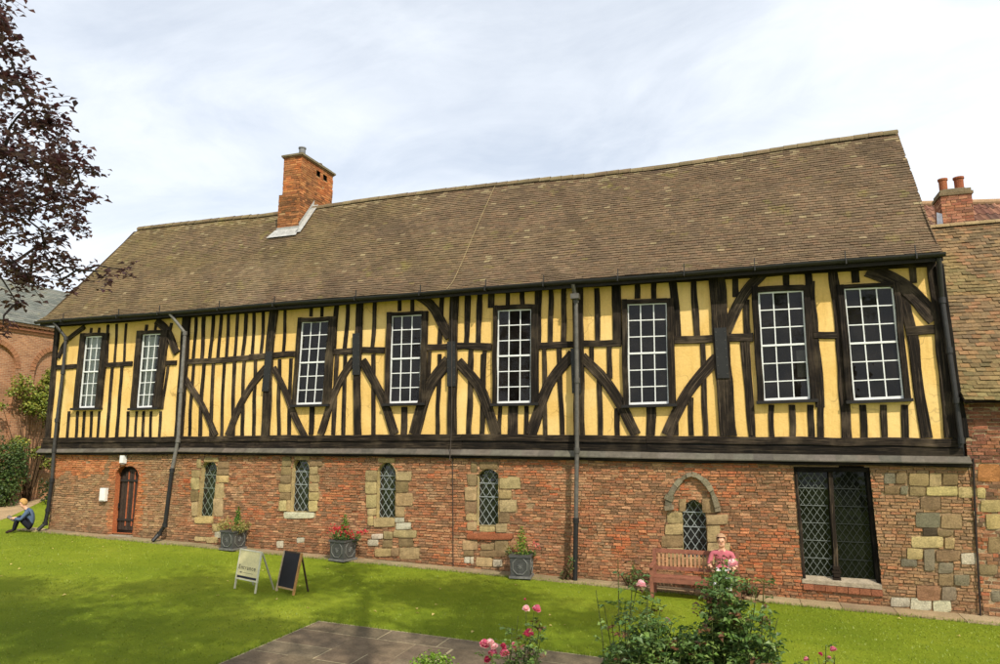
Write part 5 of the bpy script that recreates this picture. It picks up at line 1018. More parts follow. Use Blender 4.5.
def rose(label, base, stems, fl, leaf_n=1.0, size=.05, group=None, name='rose_bush', lowfill=None, pal=RG):
    """stems: list of (tip x, y, z, leafiness); compound leaves along arching canes"""
    z0 = gz(base[0]); B = Vector((base[0], base[1], z0)); t = thing(name, label, 'rose bush', B, 0, group); st = MB(); lv = MB()
    for (x, y, z, ln) in stems:
        q = Vector((x, y, z)) - B; s = Vector((U(-.12, .12), U(-.1, .1), 0)); m = s.lerp(q, .5) + Vector((U(-.06, .06), U(-.06, .06), .12)); pts = [s, s.lerp(m, .5) + Vector((0, 0, .05)), m, m.lerp(q, .55) + Vector((U(-.03, .03), 0, .03)), q]
        st.tube(pts, [.011, .009, .007, .005, .003], 6, s2l(84, 92, 50))
        L_ = (q - s).length; n = int(L_ * 17 * ln * leaf_n)
        for k in range(n):
            f = U(.12, 1.0) ** .8; seg = min(3, int(f * 4)); p = pts[seg].lerp(pts[seg + 1], f * 4 - seg)
            a = U(0, 6.3); reach = U(.07, .2) * (1.15 - .45 * f); d = Vector((math.cos(a), math.sin(a), U(-.2, .5))).normalized(); e = p + d * reach
            st.tube([p, e], [.002, .0015], 3, s2l(88, 96, 52)); c = vary(random.choice(pal), .2, .06)
            if f > .9 and random.random() < .3: c = vary(s2l(112, 78, 52), .2)
            nr = Vector((U(-.5, .5), U(-.5, .5), 1)).normalized(); sd = d.cross(Vector((0, 0, 1)))
            for i in range(5):
                pp = p.lerp(e, .45 + .14 * i) + sd * (.022 * (1 if i % 2 else -1) if i < 4 else 0); leaf(lv, pp, size * U(.8, 1.15), vary(c, .1), (nr + Vector((U(-.3, .3), U(-.3, .3), 0))).normalized(), .68)
    if lowfill:
        for (x, y, z, r, n) in lowfill: clump(lv, Vector((x, y, z)) - B, r, n, size * 1.05, pal)
    lv.build('foliage', M['leaf'], t); st.build('cane', M['bark'], t)
    for (x, y, z, kind, sc) in fl: bloom(t, kind, Vector((x, y, z)) - B, sc)
    return t
def px(x, y, Y):
    """a point of the garden named by where it is measured on the survey picture"""
    cy, sy = math.cos(th_), math.sin(th_); cp, sp_ = math.cos(pp_), math.sin(pp_)
    F = Vector((-sy * cp, cy * cp, sp_)); Rr = Vector((cy, sy, 0)); Uu = Rr.cross(F); r = F * 690 + Rr * (x - 500) - Uu * (y - 332); k = (Y + 16.27) / r.y; return CAM + r * k
th_, pp_ = R(19.3), math.atan(106 / 690)
def tips(lst, Y): return [tuple(px(x, y, Y + U(-.3, .3))) + (l,) for x, y, l in lst]
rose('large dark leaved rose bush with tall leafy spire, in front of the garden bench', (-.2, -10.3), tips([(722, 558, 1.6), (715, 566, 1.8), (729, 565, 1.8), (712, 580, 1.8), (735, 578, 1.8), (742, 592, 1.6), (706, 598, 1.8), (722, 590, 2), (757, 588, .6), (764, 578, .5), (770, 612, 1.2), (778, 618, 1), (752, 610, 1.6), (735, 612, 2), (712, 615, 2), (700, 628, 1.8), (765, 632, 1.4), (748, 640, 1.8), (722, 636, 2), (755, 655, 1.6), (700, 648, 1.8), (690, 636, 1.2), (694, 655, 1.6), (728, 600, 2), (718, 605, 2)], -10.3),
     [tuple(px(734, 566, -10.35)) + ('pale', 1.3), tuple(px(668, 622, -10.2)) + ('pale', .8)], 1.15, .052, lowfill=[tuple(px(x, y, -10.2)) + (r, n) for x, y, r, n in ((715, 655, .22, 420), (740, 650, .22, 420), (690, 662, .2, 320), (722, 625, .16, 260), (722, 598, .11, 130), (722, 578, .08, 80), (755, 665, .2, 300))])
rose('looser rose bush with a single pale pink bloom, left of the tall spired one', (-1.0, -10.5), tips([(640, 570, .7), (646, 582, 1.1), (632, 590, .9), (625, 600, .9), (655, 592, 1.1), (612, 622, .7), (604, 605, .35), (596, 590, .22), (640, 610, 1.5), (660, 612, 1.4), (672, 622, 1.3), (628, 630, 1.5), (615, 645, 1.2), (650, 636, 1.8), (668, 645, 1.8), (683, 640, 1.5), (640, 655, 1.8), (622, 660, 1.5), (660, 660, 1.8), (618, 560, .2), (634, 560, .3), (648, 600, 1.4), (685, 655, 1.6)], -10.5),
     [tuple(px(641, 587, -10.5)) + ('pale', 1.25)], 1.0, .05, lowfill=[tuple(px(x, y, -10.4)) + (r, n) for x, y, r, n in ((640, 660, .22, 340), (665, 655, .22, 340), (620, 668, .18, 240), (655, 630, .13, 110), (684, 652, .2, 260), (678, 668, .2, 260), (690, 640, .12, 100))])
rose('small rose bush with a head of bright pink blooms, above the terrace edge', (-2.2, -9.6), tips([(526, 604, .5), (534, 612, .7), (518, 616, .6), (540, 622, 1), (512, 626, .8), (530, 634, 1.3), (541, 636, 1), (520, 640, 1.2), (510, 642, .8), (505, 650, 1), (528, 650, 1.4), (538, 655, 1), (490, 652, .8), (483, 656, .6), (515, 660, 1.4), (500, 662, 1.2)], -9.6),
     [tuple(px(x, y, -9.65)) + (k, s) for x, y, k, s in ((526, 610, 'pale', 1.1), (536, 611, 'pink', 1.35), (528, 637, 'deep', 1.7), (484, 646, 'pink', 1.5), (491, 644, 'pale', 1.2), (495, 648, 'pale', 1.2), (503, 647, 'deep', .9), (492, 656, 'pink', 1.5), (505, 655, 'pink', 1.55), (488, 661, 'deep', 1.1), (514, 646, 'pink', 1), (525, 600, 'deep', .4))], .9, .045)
rose('low rose bush with three pink buds at the bottom edge of the lawn', (.55, -9.5), tips([(808, 655, .5), (826, 646, .5), (818, 658, .7), (834, 655, .6), (800, 662, .6), (840, 664, .6)], -9.5), [tuple(px(x, y, -9.5)) + (k, s) for x, y, k, s in ((834, 651, 'pink', .9), (820, 655, 'deep', .6), (807, 661, 'pink', .8), (829, 659, 'pink', .6))], .7, .04)
shrub('box_shrub', 'small bright green shrub poking up over the paved terrace', 'shrub', [tuple(px(x, y, -8.6)) + (.16,) for x, y in ((424, 668), (433, 664), (442, 668), (418, 674), (448, 674))], (-3.1, -8.6), [s2l(110, 140, 40), s2l(130, 156, 52), s2l(92, 120, 34)], .045, 9000)

# ---- weeds at the foot of the wall
for k, (x, y, h, lab) in enumerate(((-3.95, -.22, .5, 'leafy weed at the foot of the central downpipe'), (-2.45, -.3, .35, 'low weed against the brick wall left of the bench'), (-.1, -.2, .3, 'scrubby weed against the wall under the brick right of the bench'))):
    z = gz(x); c = [(x + U(-.15, .15), y + U(-.06, .06), z + .08 + h * i / 5, .11) for i in range(5)]
    shrub('wall_weed', lab, 'weed', c, (x, y), RG, .05, 3600)
# ================================================================== GARDEN THINGS
# ---- lead planters and what grows in them
def planter_proto(loc, rz, label):
    t = thing('planter', label, 'planter', loc, rz, 'square lead planters along the wall'); c = s2l(72, 72, 70); b = MB(); h, w = .52, .27
    b.hexa([(-w + .02, w - .02, .05), (w - .02, w - .02, .05), (w, w, h), (-w, w, h), (-w + .02, -w + .02, .05), (w - .02, -w + .02, .05), (w, -w, h), (-w, -w, h)], c)
    b.build('box', M['metal'], t)
    b = MB(); b.box(-w - .025, w + .025, -w - .025, -w + .04, h - .035, h + .012, tuple(q * 1.1 for q in c)); b.box(-w - .025, w + .025, w - .04, w + .025, h - .035, h + .012, c); b.box(-w - .024, -w + .04, -w + .041, w - .041, h - .034, h + .011, c); b.box(w - .04, w + .024, -w + .041, w - .041, h - .034, h + .011, c); b.build('rim', M['metal'], t)
    b = MB(); b.box(-w - .02, w + .02, -w - .02, w + .02, 0, .049, s2l(112, 110, 106)); b.build('foot', M['metal'], t)
    for rot in (0, 1):
        p = MB(); pts = []
        for i in range(9):
            a = math.pi / 8 + i * math.pi / 4; pts.append((.205 * math.cos(a), .20 * math.sin(a)))
        f = (lambda u, v, d: (u, -w + .006 - d, .285 + v)) if rot == 0 else (lambda u, v, d: (w - .006 + d, u, .285 + v))
        for a, q in zip(pts, pts[1:]): p.tube([f(*a, .004), f(*q, .004)], .011, 6, s2l(112, 112, 106))
        for i in range(8):
            a = i * math.pi / 4; p.tube([f(0, 0, .0), f(.07 * math.cos(a), .07 * math.sin(a), .004)], .012, 5, s2l(104, 104, 100))
        p.build('panel_moulding', M['metal'], t)
    s = MB(); s.quad((-w + .03, -w + .03, h - .03), (w - .03, -w + .03, h - .03), (w - .03, w - .03, h - .03), (-w + .03, w - .03, h - .03), s2l(58, 44, 34)); s.build('soil', M['bark'], t); return t
PL = [((-9.78, -.42), R(-10), 'lead planter of red flowers against the brick wall, second from the left'), ((-13.25, -.36), R(-6), 'leftmost lead planter, with straggly yellowish plants, left of the signs'), ((-5.02, -.42), R(8), 'lead planter with a small green conifer right of the fourth lancet window')]
p0 = planter_proto((PL[0][0][0], PL[0][0][1], gz(PL[0][0][0]) + .03), *PL[0][1:])
p0.scale = (.88, .88, .95)
for (x, y), rz, lab in PL[1:]:
    c = copy_tree(p0); c.scale = (.88, .88, .95); c.location = (x, y, gz(x) + .03); c.rotation_euler = (0, 0, rz); c['label'] = lab
def potted(name, label, x, y, conifer, rad, blobs, petals, size=.05):
    z = gz(x) + .03 + .5; t = thing(name, label, 'plant', (x, y, z)); lv = MB()
    for k in range(9): f = k / 8; clump(lv, (conifer[2], 0, .05 + conifer[0] * f), conifer[1] * (1 - f) ** .7 + .02, int(80 * (1.15 - f)), .05, conifer[3])
    lv.build('conifer_leaves', M['leaf'], t); lv = MB()
    for (a, b, h, r, pal, n) in blobs: clump(lv, (a, b, h), r, n, size, pal)
    lv.build('bedding_leaves', M['leaf'], t)
    if petals:
        pm = MB()
        for (a, b, h, r, pal, n) in petals:
            for _ in range(n):
                p = Vector((a + random.gauss(0, r), b + random.gauss(0, r), h + random.gauss(0, r * .7))); c = vary(random.choice(pal), .15)
                for k in range(4): leaf(pm, p, .032, c, None, .9)
        pm.build('flowers', M['petal'], t)
CON = [s2l(66, 104, 34), s2l(86, 124, 40), s2l(106, 142, 52)]; RED = [s2l(206, 50, 62), s2l(222, 74, 84), s2l(190, 36, 52)]
potted('red_geraniums', 'red geraniums and small conifer growing in the second lead planter', -9.78, -.42, (.55, .13, .02, CON), .3, [(U(-.3, .3), U(-.22, .22), U(0, .16), .14, RG, 90) for i in range(9)] + [(.45, -.05, .12, .1, RG, 40)], [(-.15, -.1, .24, .1, RED, 46), (.1, -.12, .22, .09, RED, 40), (.3, -.1, .14, .07, RED, 24), (.52, -.08, .2, .07, RED, 22), (-.2, .1, .28, .07, RED, 16), (.66, -.06, .25, .04, RED, 10)])
potted('bedding_plants', 'straggly yellow-green bedding and small conifer growing in the leftmost planter', -13.25, -.36, (.55, .12, .1, CON), .3, [(U(-.34, .3), U(-.22, .22), U(.02, .22), .15, [s2l(150, 146, 76), s2l(122, 128, 58), s2l(168, 150, 92)], 80) for i in range(10)], [(.1, -.1, .2, .07, [s2l(214, 110, 84), s2l(220, 140, 110)], 12), (-.2, -.1, .15, .1, [s2l(200, 180, 110)], 14)])
potted('dwarf_conifer', 'egg shaped green dwarf conifer growing in the planter right of the fourth lancet', -5.02, -.42, (.56, .17, 0, [s2l(112, 140, 46), s2l(86, 120, 38), s2l(140, 158, 66)]), .3, [(U(-.3, .3), U(-.2, .2), U(-.02, .05), .1, RG, 50) for i in range(7)] + [(-.34, .1, .12, .13, [s2l(160, 140, 76), s2l(140, 120, 64)], 40)], [(.32, .0, .22, .07, [s2l(214, 110, 100), s2l(226, 140, 130)], 18)])
# ---- the two A-boards
def frame2(label, cat, name, a, b, h, lean, spread):
    """a, b: the two front feet on the ground"""
    a, b = Vector((a[0], a[1], gz(a[0]))), Vector((b[0], b[1], gz(b[0]))); ax = (b - a); w = ax.length; rz = math.atan2(ax.y, ax.x); t = thing(name, label, cat, ((a.x + b.x) / 2, (a.y + b.y) / 2, (a.z + b.z) / 2), rz); return t, w
t, w = frame2('cream A-board sign reading Entrance above a navy band, on the lawn', 'sign', 'sign_board', (-10.12, -4.0), (-9.42, -4.22), .9, .2, .6)
def fr(lean, h): return lambda u, v, d: (u, -d * math.cos(lean) + v * .82 * math.sin(lean), v * .82 * math.cos(lean) + d * math.sin(lean))
H_ = .98; f = fr(.13, H_); hw = w / 2 + .01
cream = s2l(238, 224, 170)
def slab(mb, f, u0, u1, v0, v1, d0, d1, c): mb.hexa([f(u0, v0, d0), f(u1, v0, d0), f(u1, v1, d0), f(u0, v1, d0), f(u0, v0, d1), f(u1, v0, d1), f(u1, v1, d1), f(u0, v1, d1)], c)
b = MB(); slab(b, f, -hw + .02, hw - .02, .27, H_ - .02, 0, .012, cream); bd = b.build('panel', M['paint'], t)
b = MB()
for u0, u1, v0, v1 in ((-hw, -hw + .03, .25, H_), (hw - .03, hw, .25, H_), (-hw + .031, hw - .031, H_ - .03, H_), (-hw + .031, hw - .031, .25, .28)): slab(b, f, u0, u1, v0, v1, -.01, .02, s2l(226, 220, 196))
b.build('frame', M['paint'], t)
b = MB(); slab(b, f, -hw + .045, hw - .045, .292, .345, .0125, .016, s2l(34, 34, 52)); b.build('navy_band', M['paint'], bd)
for s in (-1, 1):
    b = MB(); slab(b, f, s * hw - (.035 if s > 0 else 0), s * hw + (.035 if s < 0 else 0), 0, .249, -.01, .016, s2l(206, 200, 172)); b.build('leg', M['paint'], t)
    b = MB(); b.obox((s * (hw - .02), .12 + .16, .385), (.014, 0, 0), (0, .014, 0), (0, -.16, .385)); b.c = [s2l(180, 176, 150)] * len(b.c); b.build('rear_leg', M['paint'], t)
cu = bpy.data.curves.new('sign_text', 'FONT'); cu.body = 'Entrance'; cu.size = .15; cu.align_x = 'CENTER'; cu.space_character = 1.12; tmp = bpy.data.objects.new('sign_text', cu); COL.objects.link(tmp)
bpy.context.view_layer.update(); dg = bpy.context.evaluated_depsgraph_get(); me = bpy.data.meshes.new_from_object(tmp.evaluated_get(dg)); bpy.data.objects.remove(tmp)
for v in me.vertices: v.co = Vector(f(v.co.x - .03, .50 + v.co.y, .0155))
me.materials.clear(); ink = simple('sign_ink', s2l(44, 40, 48), .6, .2, 0, .05); me.materials.append(ink); tx = bpy.data.objects.new('lettering', me); COL.objects.link(tx); tx.parent = bd
b = MB(); p = lambda u, v: f(u, v, .015); b.tri(p(-.27, .425), p(-.22, .405), p(-.22, .445), (1, 1, 1)); b.quad(p(-.22, .418), p(-.17, .418), p(-.17, .432), p(-.22, .432), (1, 1, 1)); b.quad(p(-.15, .421), p(.2, .421), p(.2, .427), p(-.15, .427)); b.build('arrow', ink, bd)

t, w = frame2('leaning blackboard with wooden frame and nothing written on it, on the lawn', 'sign', 'chalk_board', (-9.24, -3.8), (-8.66, -4.0), .9, .3, .5)
H_ = .98; f = fr(.20, H_); hw = w / 2; wd = s2l(168, 128, 82)
b = MB(); slab(b, f, -hw + .03, hw - .03, .13, H_ - .03, 0, .014, s2l(36, 36, 44)); b.build('panel', M['paint'], t)
b = MB(); slab(b, f, -hw + .041, hw - .041, H_ - .035, H_, -.012, .022, s2l(70, 56, 46)); slab(b, f, -hw + .041, hw - .041, .09, .13, -.012, .022, s2l(190, 156, 112)); b.build('rail', M['wood'], t)
for s in (-1, 1):
    b = MB(); slab(b, f, s * hw - (.04 if s > 0 else 0), s * hw + (.04 if s < 0 else 0), -.01, H_, -.014, .024, s2l(196, 146, 88) if s > 0 else s2l(196, 176, 146)); b.build('leg', M['wood'], t)
    b = MB(); b.obox((s * (hw - .05), .17 + .1, .38), (.018, 0, 0), (0, .012, 0), (0, -.1, .38), s2l(72, 56, 44)); b.build('rear_leg', M['wood'], t)

# ---- bench
WD = s2l(138, 88, 68)
bx0, bx1 = -1.97, -.27; bn = thing('garden_bench', 'reddish wooden slatted garden bench against the brick wall under the hooded lancet', 'bench', ((bx0 + bx1) / 2, -.8, gz(-1.1)))
hw = (bx1 - bx0) / 2
def part(name, fnc, col=WD, mat='wood'): b = MB(); fnc(b); b.c = [vary(col, .12, .04) for _ in b.c] if False else b.c; return b.build(name, M[mat], bn)
for s in (-1, 1):
    b = MB(); b.box(s * hw - .035, s * hw + .035, -.32, -.25, 0, .62, vary(WD, .1)); b.build('leg', M['wood'], bn)
    b = MB(); b.hexa([(s * hw - .035, .24, 0), (s * hw + .035, .24, 0), (s * hw + .035, .34, .92), (s * hw - .035, .34, .92), (s * hw - .035, .17, 0), (s * hw + .035, .17, 0), (s * hw + .035, .28, .92), (s * hw - .035, .28, .92)], vary(WD, .1)); b.build('leg', M['wood'], bn)
    b = MB(); b.box(s * hw - .045, s * hw + .045, -.36, .25, .621, .655, vary(WD, .1)); b.build('armrest', M['wood'], bn)
b = MB()
for i in range(6): y = -.30 + i * .085; b.box(-hw + .036, hw - .036, y, y + .068, .42 - i * .006, .445 - i * .006, vary(WD, .14))
b.box(-hw + .036, hw - .036, -.315, -.285, .33, .415, vary(WD, .1)); b.build('seat', M['wood'], bn)
b = MB()
b.hexa([(-hw + .036, .33, .84), (hw - .036, .33, .84), (hw - .036, .34, .92), (-hw + .036, .34, .92), (-hw + .036, .285, .84), (hw - .036, .285, .84), (hw - .036, .295, .92), (-hw + .036, .295, .92)], vary(WD, .1)); b.hexa([(-hw + .036, .27, .5), (hw - .036, .27, .5), (hw - .036, .28, .57), (-hw + .036, .28, .57), (-hw + .036, .225, .5), (hw - .036, .225, .5), (hw - .036, .235, .57), (-hw + .036, .235, .57)], vary(WD, .1))
for i in range(19):
    x = -hw + .1 + i * (2 * hw - .2) / 18; b.hexa([(x - .024, .262, .57), (x + .024, .262, .57), (x + .024, .315, .84), (x - .024, .315, .84), (x - .024, .245, .57), (x + .024, .245, .57), (x + .024, .298, .84), (x - .024, .298, .84)], vary(s2l(168, 124, 88), .12))
b.build('backrest', M['wood'], bn)

# ---- people
def figure(parent, name, J, E_, mats, regions, sub=2):
    """one continuous skinned body: J name -> (point, radius), E_ edges; regions: (bone edge -> material index)"""
    names = list(J); me = bpy.data.meshes.new(name); me.from_pydata([J[n][0] for n in names], [(names.index(a), names.index(b)) for a, b in E_], []); o = bpy.data.objects.new(name, me); COL.objects.link(o)
    sk = o.modifiers.new('skin', 'SKIN'); sk.use_smooth_shade = True
    for i, n in enumerate(names):
        v = me.skin_vertices[0].data[i]; r = J[n][1]; v.radius = r if isinstance(r, tuple) else (r, r); v.use_root = (i == 0)
    ss = o.modifiers.new('sub', 'SUBSURF'); ss.levels = ss.render_levels = sub
    bpy.context.view_layer.update(); dg = bpy.context.evaluated_depsgraph_get(); m2 = bpy.data.meshes.new_from_object(o.evaluated_get(dg)); bpy.data.objects.remove(o)
    m2.materials.clear()
    for m in mats: m2.materials.append(m)
    segs = [(Vector(J[a][0]), Vector(J[b][0]), regions.get((a, b), 0)) for a, b in E_]
    for p in m2.polygons:
        c = p.center; best = min(segs, key=lambda s: (c - (s[0] + (s[1] - s[0]) * max(0, min(1, (c - s[0]).dot(s[1] - s[0]) / max(1e-6, (s[1] - s[0]).length_squared))))).length); p.material_index = best[2]; p.use_smooth = True
    r = bpy.data.objects.new(name, m2); COL.objects.link(r); r.parent = parent; return r
SK = simple('skin', s2l(218, 166, 136), .55, .3, 0, .06, 20, .03); 
def cl_(n, c): return simple(n, c, .9, .1, 0, .18, 25, .15)
def fingers(E_, J, hand, d, side, tag_):
    """four fingers and a thumb, each its own short chain from the palm"""
    d, side = Vector(d).normalized(), Vector(side).normalized(); h = Vector(J[hand][0]); up = d.cross(side)
    for k, (o, l) in enumerate(((-.03, .068), (-.01, .078), (.01, .072), (.03, .056))):
        a, b, c = h + side * o + d * .04, h + side * o * 1.1 + d * (.04 + l * .5) - up * .008, h + side * o * 1.1 + d * (.04 + l * .9) - up * .03
        for nm, p, r in ((f'{tag_}f{k}a', a, .010), (f'{tag_}f{k}b', b, .009), (f'{tag_}f{k}c', c, .008)): J[nm] = (tuple(p), r)
        E_ += [(hand, f'{tag_}f{k}a'), (f'{tag_}f{k}a', f'{tag_}f{k}b'), (f'{tag_}f{k}b', f'{tag_}f{k}c')]
    a, b = h - side * .04 + d * .0, h - side * .058 + d * .035 - up * .012; J[tag_ + 'ta'] = (tuple(a), .012); J[tag_ + 'tb'] = (tuple(b), .010); E_ += [(hand, tag_ + 'ta'), (tag_ + 'ta', tag_ + 'tb')]
def face(parent, c, fwd, up, r):
    """head features set on the head: eyes, nose, mouth, ears"""
    c, fwd, up = Vector(c), Vector(fwd).normalized(), Vector(up).normalized(); up = (up - fwd * up.dot(fwd)).normalized(); sd = fwd.cross(up)
    b = MB()
    for s in (-1, 1): b.obox(c + fwd * r * .93 + sd * s * r * .36 + up * r * .08, sd * r * .11, fwd * r * .08, up * r * .05, s2l(40, 30, 28))
    b.obox(c + fwd * r * .93 - up * r * .55, sd * r * .2, fwd * r * .05, up * r * .035, s2l(160, 84, 80)); b.build('eyes_and_mouth', M['paint'], parent)
def hair(parent, c, fwd, up, r, col, low=-.3, back=1.06):
    c, fwd, up = Vector(c), Vector(fwd).normalized(), Vector(up).normalized(); up = (up - fwd * up.dot(fwd)).normalized(); sd = fwd.cross(up); b = MB(); N, K = 18, 10; g = {}
    for j in range(K + 1):
        ph = math.pi * .5 - j / K * (math.pi * .5 + 1.0)
        for i in range(N + 1):
            a = 2 * math.pi * i / N; fr_ = max(0, math.cos(a)); p = ph if fr_ < .35 else max(ph, .35 + .2 * fr_); rr = r * back * (1 + .05 * noise.noise(Vector((i * .9, j * .8, c.x))))
            g[i, j] = c + up * math.sin(p) * rr * 1.08 + (fwd * math.cos(a) * .98 + sd * math.sin(a) * .93) * math.cos(p) * rr
    for j in range(K):
        for i in range(N): b.quad(g[i, j + 1], g[i + 1, j + 1], g[i + 1, j], g[i, j], vary(col, .2, .04))
    o = b.build('hair', M['cloth'], parent, smooth=True); return o

# seated on the grass at the hall corner, hunched over, facing left and down the garden
pb = Vector((-20.62, -.52, gz(-20.6))); pr = thing('person', 'blond person in a denim jacket sitting hunched on the grass at the hall corner', 'person', pb)
# local: forward = (-.86,-.5); right-hand side vector
fw = Vector((-.72, -.69, 0)).normalized(); sdv = Vector((-fw.y, fw.x, 0)) * -1
def L3(f_, s_, z_): return tuple(fw * f_ + sdv * s_ + Vector((0, 0, z_)))
J = {'pelvis': (L3(0, 0, .20), (.15, .13)), 'waist': (L3(.02, 0, .36), (.14, .11)), 'chest': (L3(.10, 0, .58), (.165, .125)), 'neckb': (L3(.20, 0, .73), (.075, .075)), 'neck': (L3(.25, 0, .79), .052), 'headb': (L3(.29, 0, .85), (.075, .08)), 'head': (L3(.31, 0, .93), (.085, .098)), 'crown': (L3(.31, 0, 1.01), (.06, .07)), 'chin': (L3(.385, 0, .86), .045),
     'nose': (L3(.405, 0, .915), .018)}
E_ = [('pelvis', 'waist'), ('waist', 'chest'), ('chest', 'neckb'), ('neckb', 'neck'), ('neck', 'headb'), ('headb', 'head'), ('head', 'crown'), ('headb', 'chin'), ('head', 'nose')]
rg_ = {('pelvis', 'waist'): 1, ('waist', 'chest'): 1, ('chest', 'neckb'): 1}
for s, n in ((-1, 'l'), (1, 'r')):
    J.update({n + 'hip': (L3(.06, s * .10, .17), .10), n + 'knee': (L3(.38, s * .14, .52), .068), n + 'calf': (L3(.44, s * .13, .3), .058), n + 'ankle': (L3(.48, s * .12, .09), .042), n + 'toe': (L3(.68, s * .14, .045), .036),
              n + 'sh': (L3(.14, s * .20, .66), .068), n + 'elb': (L3(.30, s * .27, .42), .048), n + 'wr': (L3(.46, s * .13, .46), .034), n + 'hand': (L3(.53, s * .09, .47), (.035, .018))})
    E_ += [('pelvis', n + 'hip'), (n + 'hip', n + 'knee'), (n + 'knee', n + 'calf'), (n + 'calf', n + 'ankle'), (n + 'ankle', n + 'toe'), ('chest', n + 'sh'), (n + 'sh', n + 'elb'), (n + 'elb', n + 'wr'), (n + 'wr', n + 'hand')]
    for a, b_, m in (('pelvis', n + 'hip', 2), (n + 'hip', n + 'knee', 2), (n + 'knee', n + 'calf', 2), (n + 'calf', n + 'ankle', 2), (n + 'ankle', n + 'toe', 3), ('chest', n + 'sh', 1), (n + 'sh', n + 'elb', 1), (n + 'elb', n + 'wr', 1)): rg_[(a, b_)] = m
    fingers(E_, J, n + 'hand', fw, sdv * s, n)
figure(pr, 'body', J, E_, [SK, cl_('denim_jacket', s2l(82, 98, 122)), cl_('dark_trousers', s2l(34, 34, 42)), cl_('dark_shoes', s2l(52, 40, 36))], rg_)
hf = (fw + Vector((0, 0, -.45))).normalized(); face(pr, L3(.31, 0, .93), hf, (0, 0, 1), .098); hair(pr, L3(.30, 0, .95), hf, (0, 0, 1), .112, s2l(190, 148, 90)); pr.scale = (.95, .95, .95)
bk = thing('book', 'small dark book held open by the person sitting at the hall corner', 'book', pb + Vector(L3(.60, 0, .47)) * .93); b = MB()
for s in (-1, 1): b.obox(sdv * s * .065, sdv * .063 + Vector((0, 0, .02)), Vector((0, 0, .008)), fw * .085 + Vector((0, 0, .06)), s2l(44, 40, 42)); b.obox(sdv * s * .065 + Vector((0, 0, .012)) , sdv * .058 + Vector((0, 0, .02)), Vector((0, 0, .005)), fw * .08 + Vector((0, 0, .055)), s2l(120, 114, 108))
b.build('pages', M['paint'], bk)

# seated on the right end of the bench
pb = Vector((-.56, -.86, gz(-.56))); pr = thing('person', 'person in a pink top and pale trousers sitting at the right end of the bench', 'person', pb)
fw = Vector((.0, -1, 0)); sdv = Vector((1, 0, 0))
J = {'pelvis': (L3(-.10, 0, .54), (.16, .12)), 'waist': (L3(-.12, 0, .68), (.135, .105)), 'chest': (L3(-.12, 0, .88), (.165, .115)), 'neckb': (L3(-.09, 0, 1.02), (.07, .065)), 'neck': (L3(-.07, 0, 1.08), .05), 'headb': (L3(-.06, 0, 1.13), (.072, .08)), 'head': (L3(-.05, 0, 1.21), (.08, .095)), 'crown': (L3(-.06, 0, 1.29), (.06, .07)), 'chin': (L3(.015, 0, 1.13), .04), 'nose': (L3(.04, 0, 1.19), .018)}
E_ = [('pelvis', 'waist'), ('waist', 'chest'), ('chest', 'neckb'), ('neckb', 'neck'), ('neck', 'headb'), ('headb', 'head'), ('head', 'crown'), ('headb', 'chin'), ('head', 'nose')]
rg_ = {('pelvis', 'waist'): 1, ('waist', 'chest'): 1, ('chest', 'neckb'): 1}
for s, n in ((-1, 'l'), (1, 'r')):
    J.update({n + 'hip': (L3(-.04, s * .10, .53), .092), n + 'knee': (L3(.40, s * .12, .52), .066), n + 'calf': (L3(.43, s * .12, .34), .056), n + 'ankle': (L3(.42, s * .12, .09), .04), n + 'toe': (L3(.60, s * .13, .04), .034),
              n + 'sh': (L3(-.11, s * .19, .95), .062), n + 'elb': (L3(-.06, s * .27, .70), .046), n + 'wr': (L3(.17, s * .16, .62), .033), n + 'hand': (L3(.25, s * .12, .625), (.034, .018))})
    E_ += [('pelvis', n + 'hip'), (n + 'hip', n + 'knee'), (n + 'knee', n + 'calf'), (n + 'calf', n + 'ankle'), (n + 'ankle', n + 'toe'), ('chest', n + 'sh'), (n + 'sh', n + 'elb'), (n + 'elb', n + 'wr'), (n + 'wr', n + 'hand')]
    for a, b_, m in (('pelvis', n + 'hip', 2), (n + 'hip', n + 'knee', 2), (n + 'knee', n + 'calf', 2), (n + 'calf', n + 'ankle', 2), (n + 'ankle', n + 'toe', 3), ('chest', n + 'sh', 1), (n + 'sh', n + 'elb', 1)): rg_[(a, b_)] = m
    fingers(E_, J, n + 'hand', fw, sdv * s, n)
figure(pr, 'body', J, E_, [SK, cl_('pink_top', s2l(188, 104, 114)), cl_('pale_trousers', s2l(206, 204, 204)), cl_('brown_shoes', s2l(92, 70, 56))], rg_)
face(pr, L3(-.05, 0, 1.21), (0, -1, -.15), (0, 0, 1), .095); hair(pr, L3(-.06, 0, 1.23), (0, -1, -.1), (0, 0, 1), .106, s2l(176, 140, 110))

# ---- fallen leaves on the lawn
lf0 = None
for i in range(70):
    x, y = U(-19, 6), U(-6.5, -.8)
    if -7.3 < x < -.7 and y < -5.2: continue
    if lf0 is None:
        b = MB(); leaf(b, (0, 0, 0), .075, s2l(214, 190, 116), Vector((0, 0, 1)), .7); lf0 = b.build('fallen_leaf', M['leaf']); tag(lf0, 'small pale yellow fallen leaf lying on the lawn', 'leaf', 'fallen leaves scattered on the lawn'); lf0.location = (x, y, gz(x) + .02)
    else: inst(lf0, None, (x, y, gz(x) + .02), (U(-.3, .3), U(-.3, .3), U(0, 6)), U(.5, 1.25))
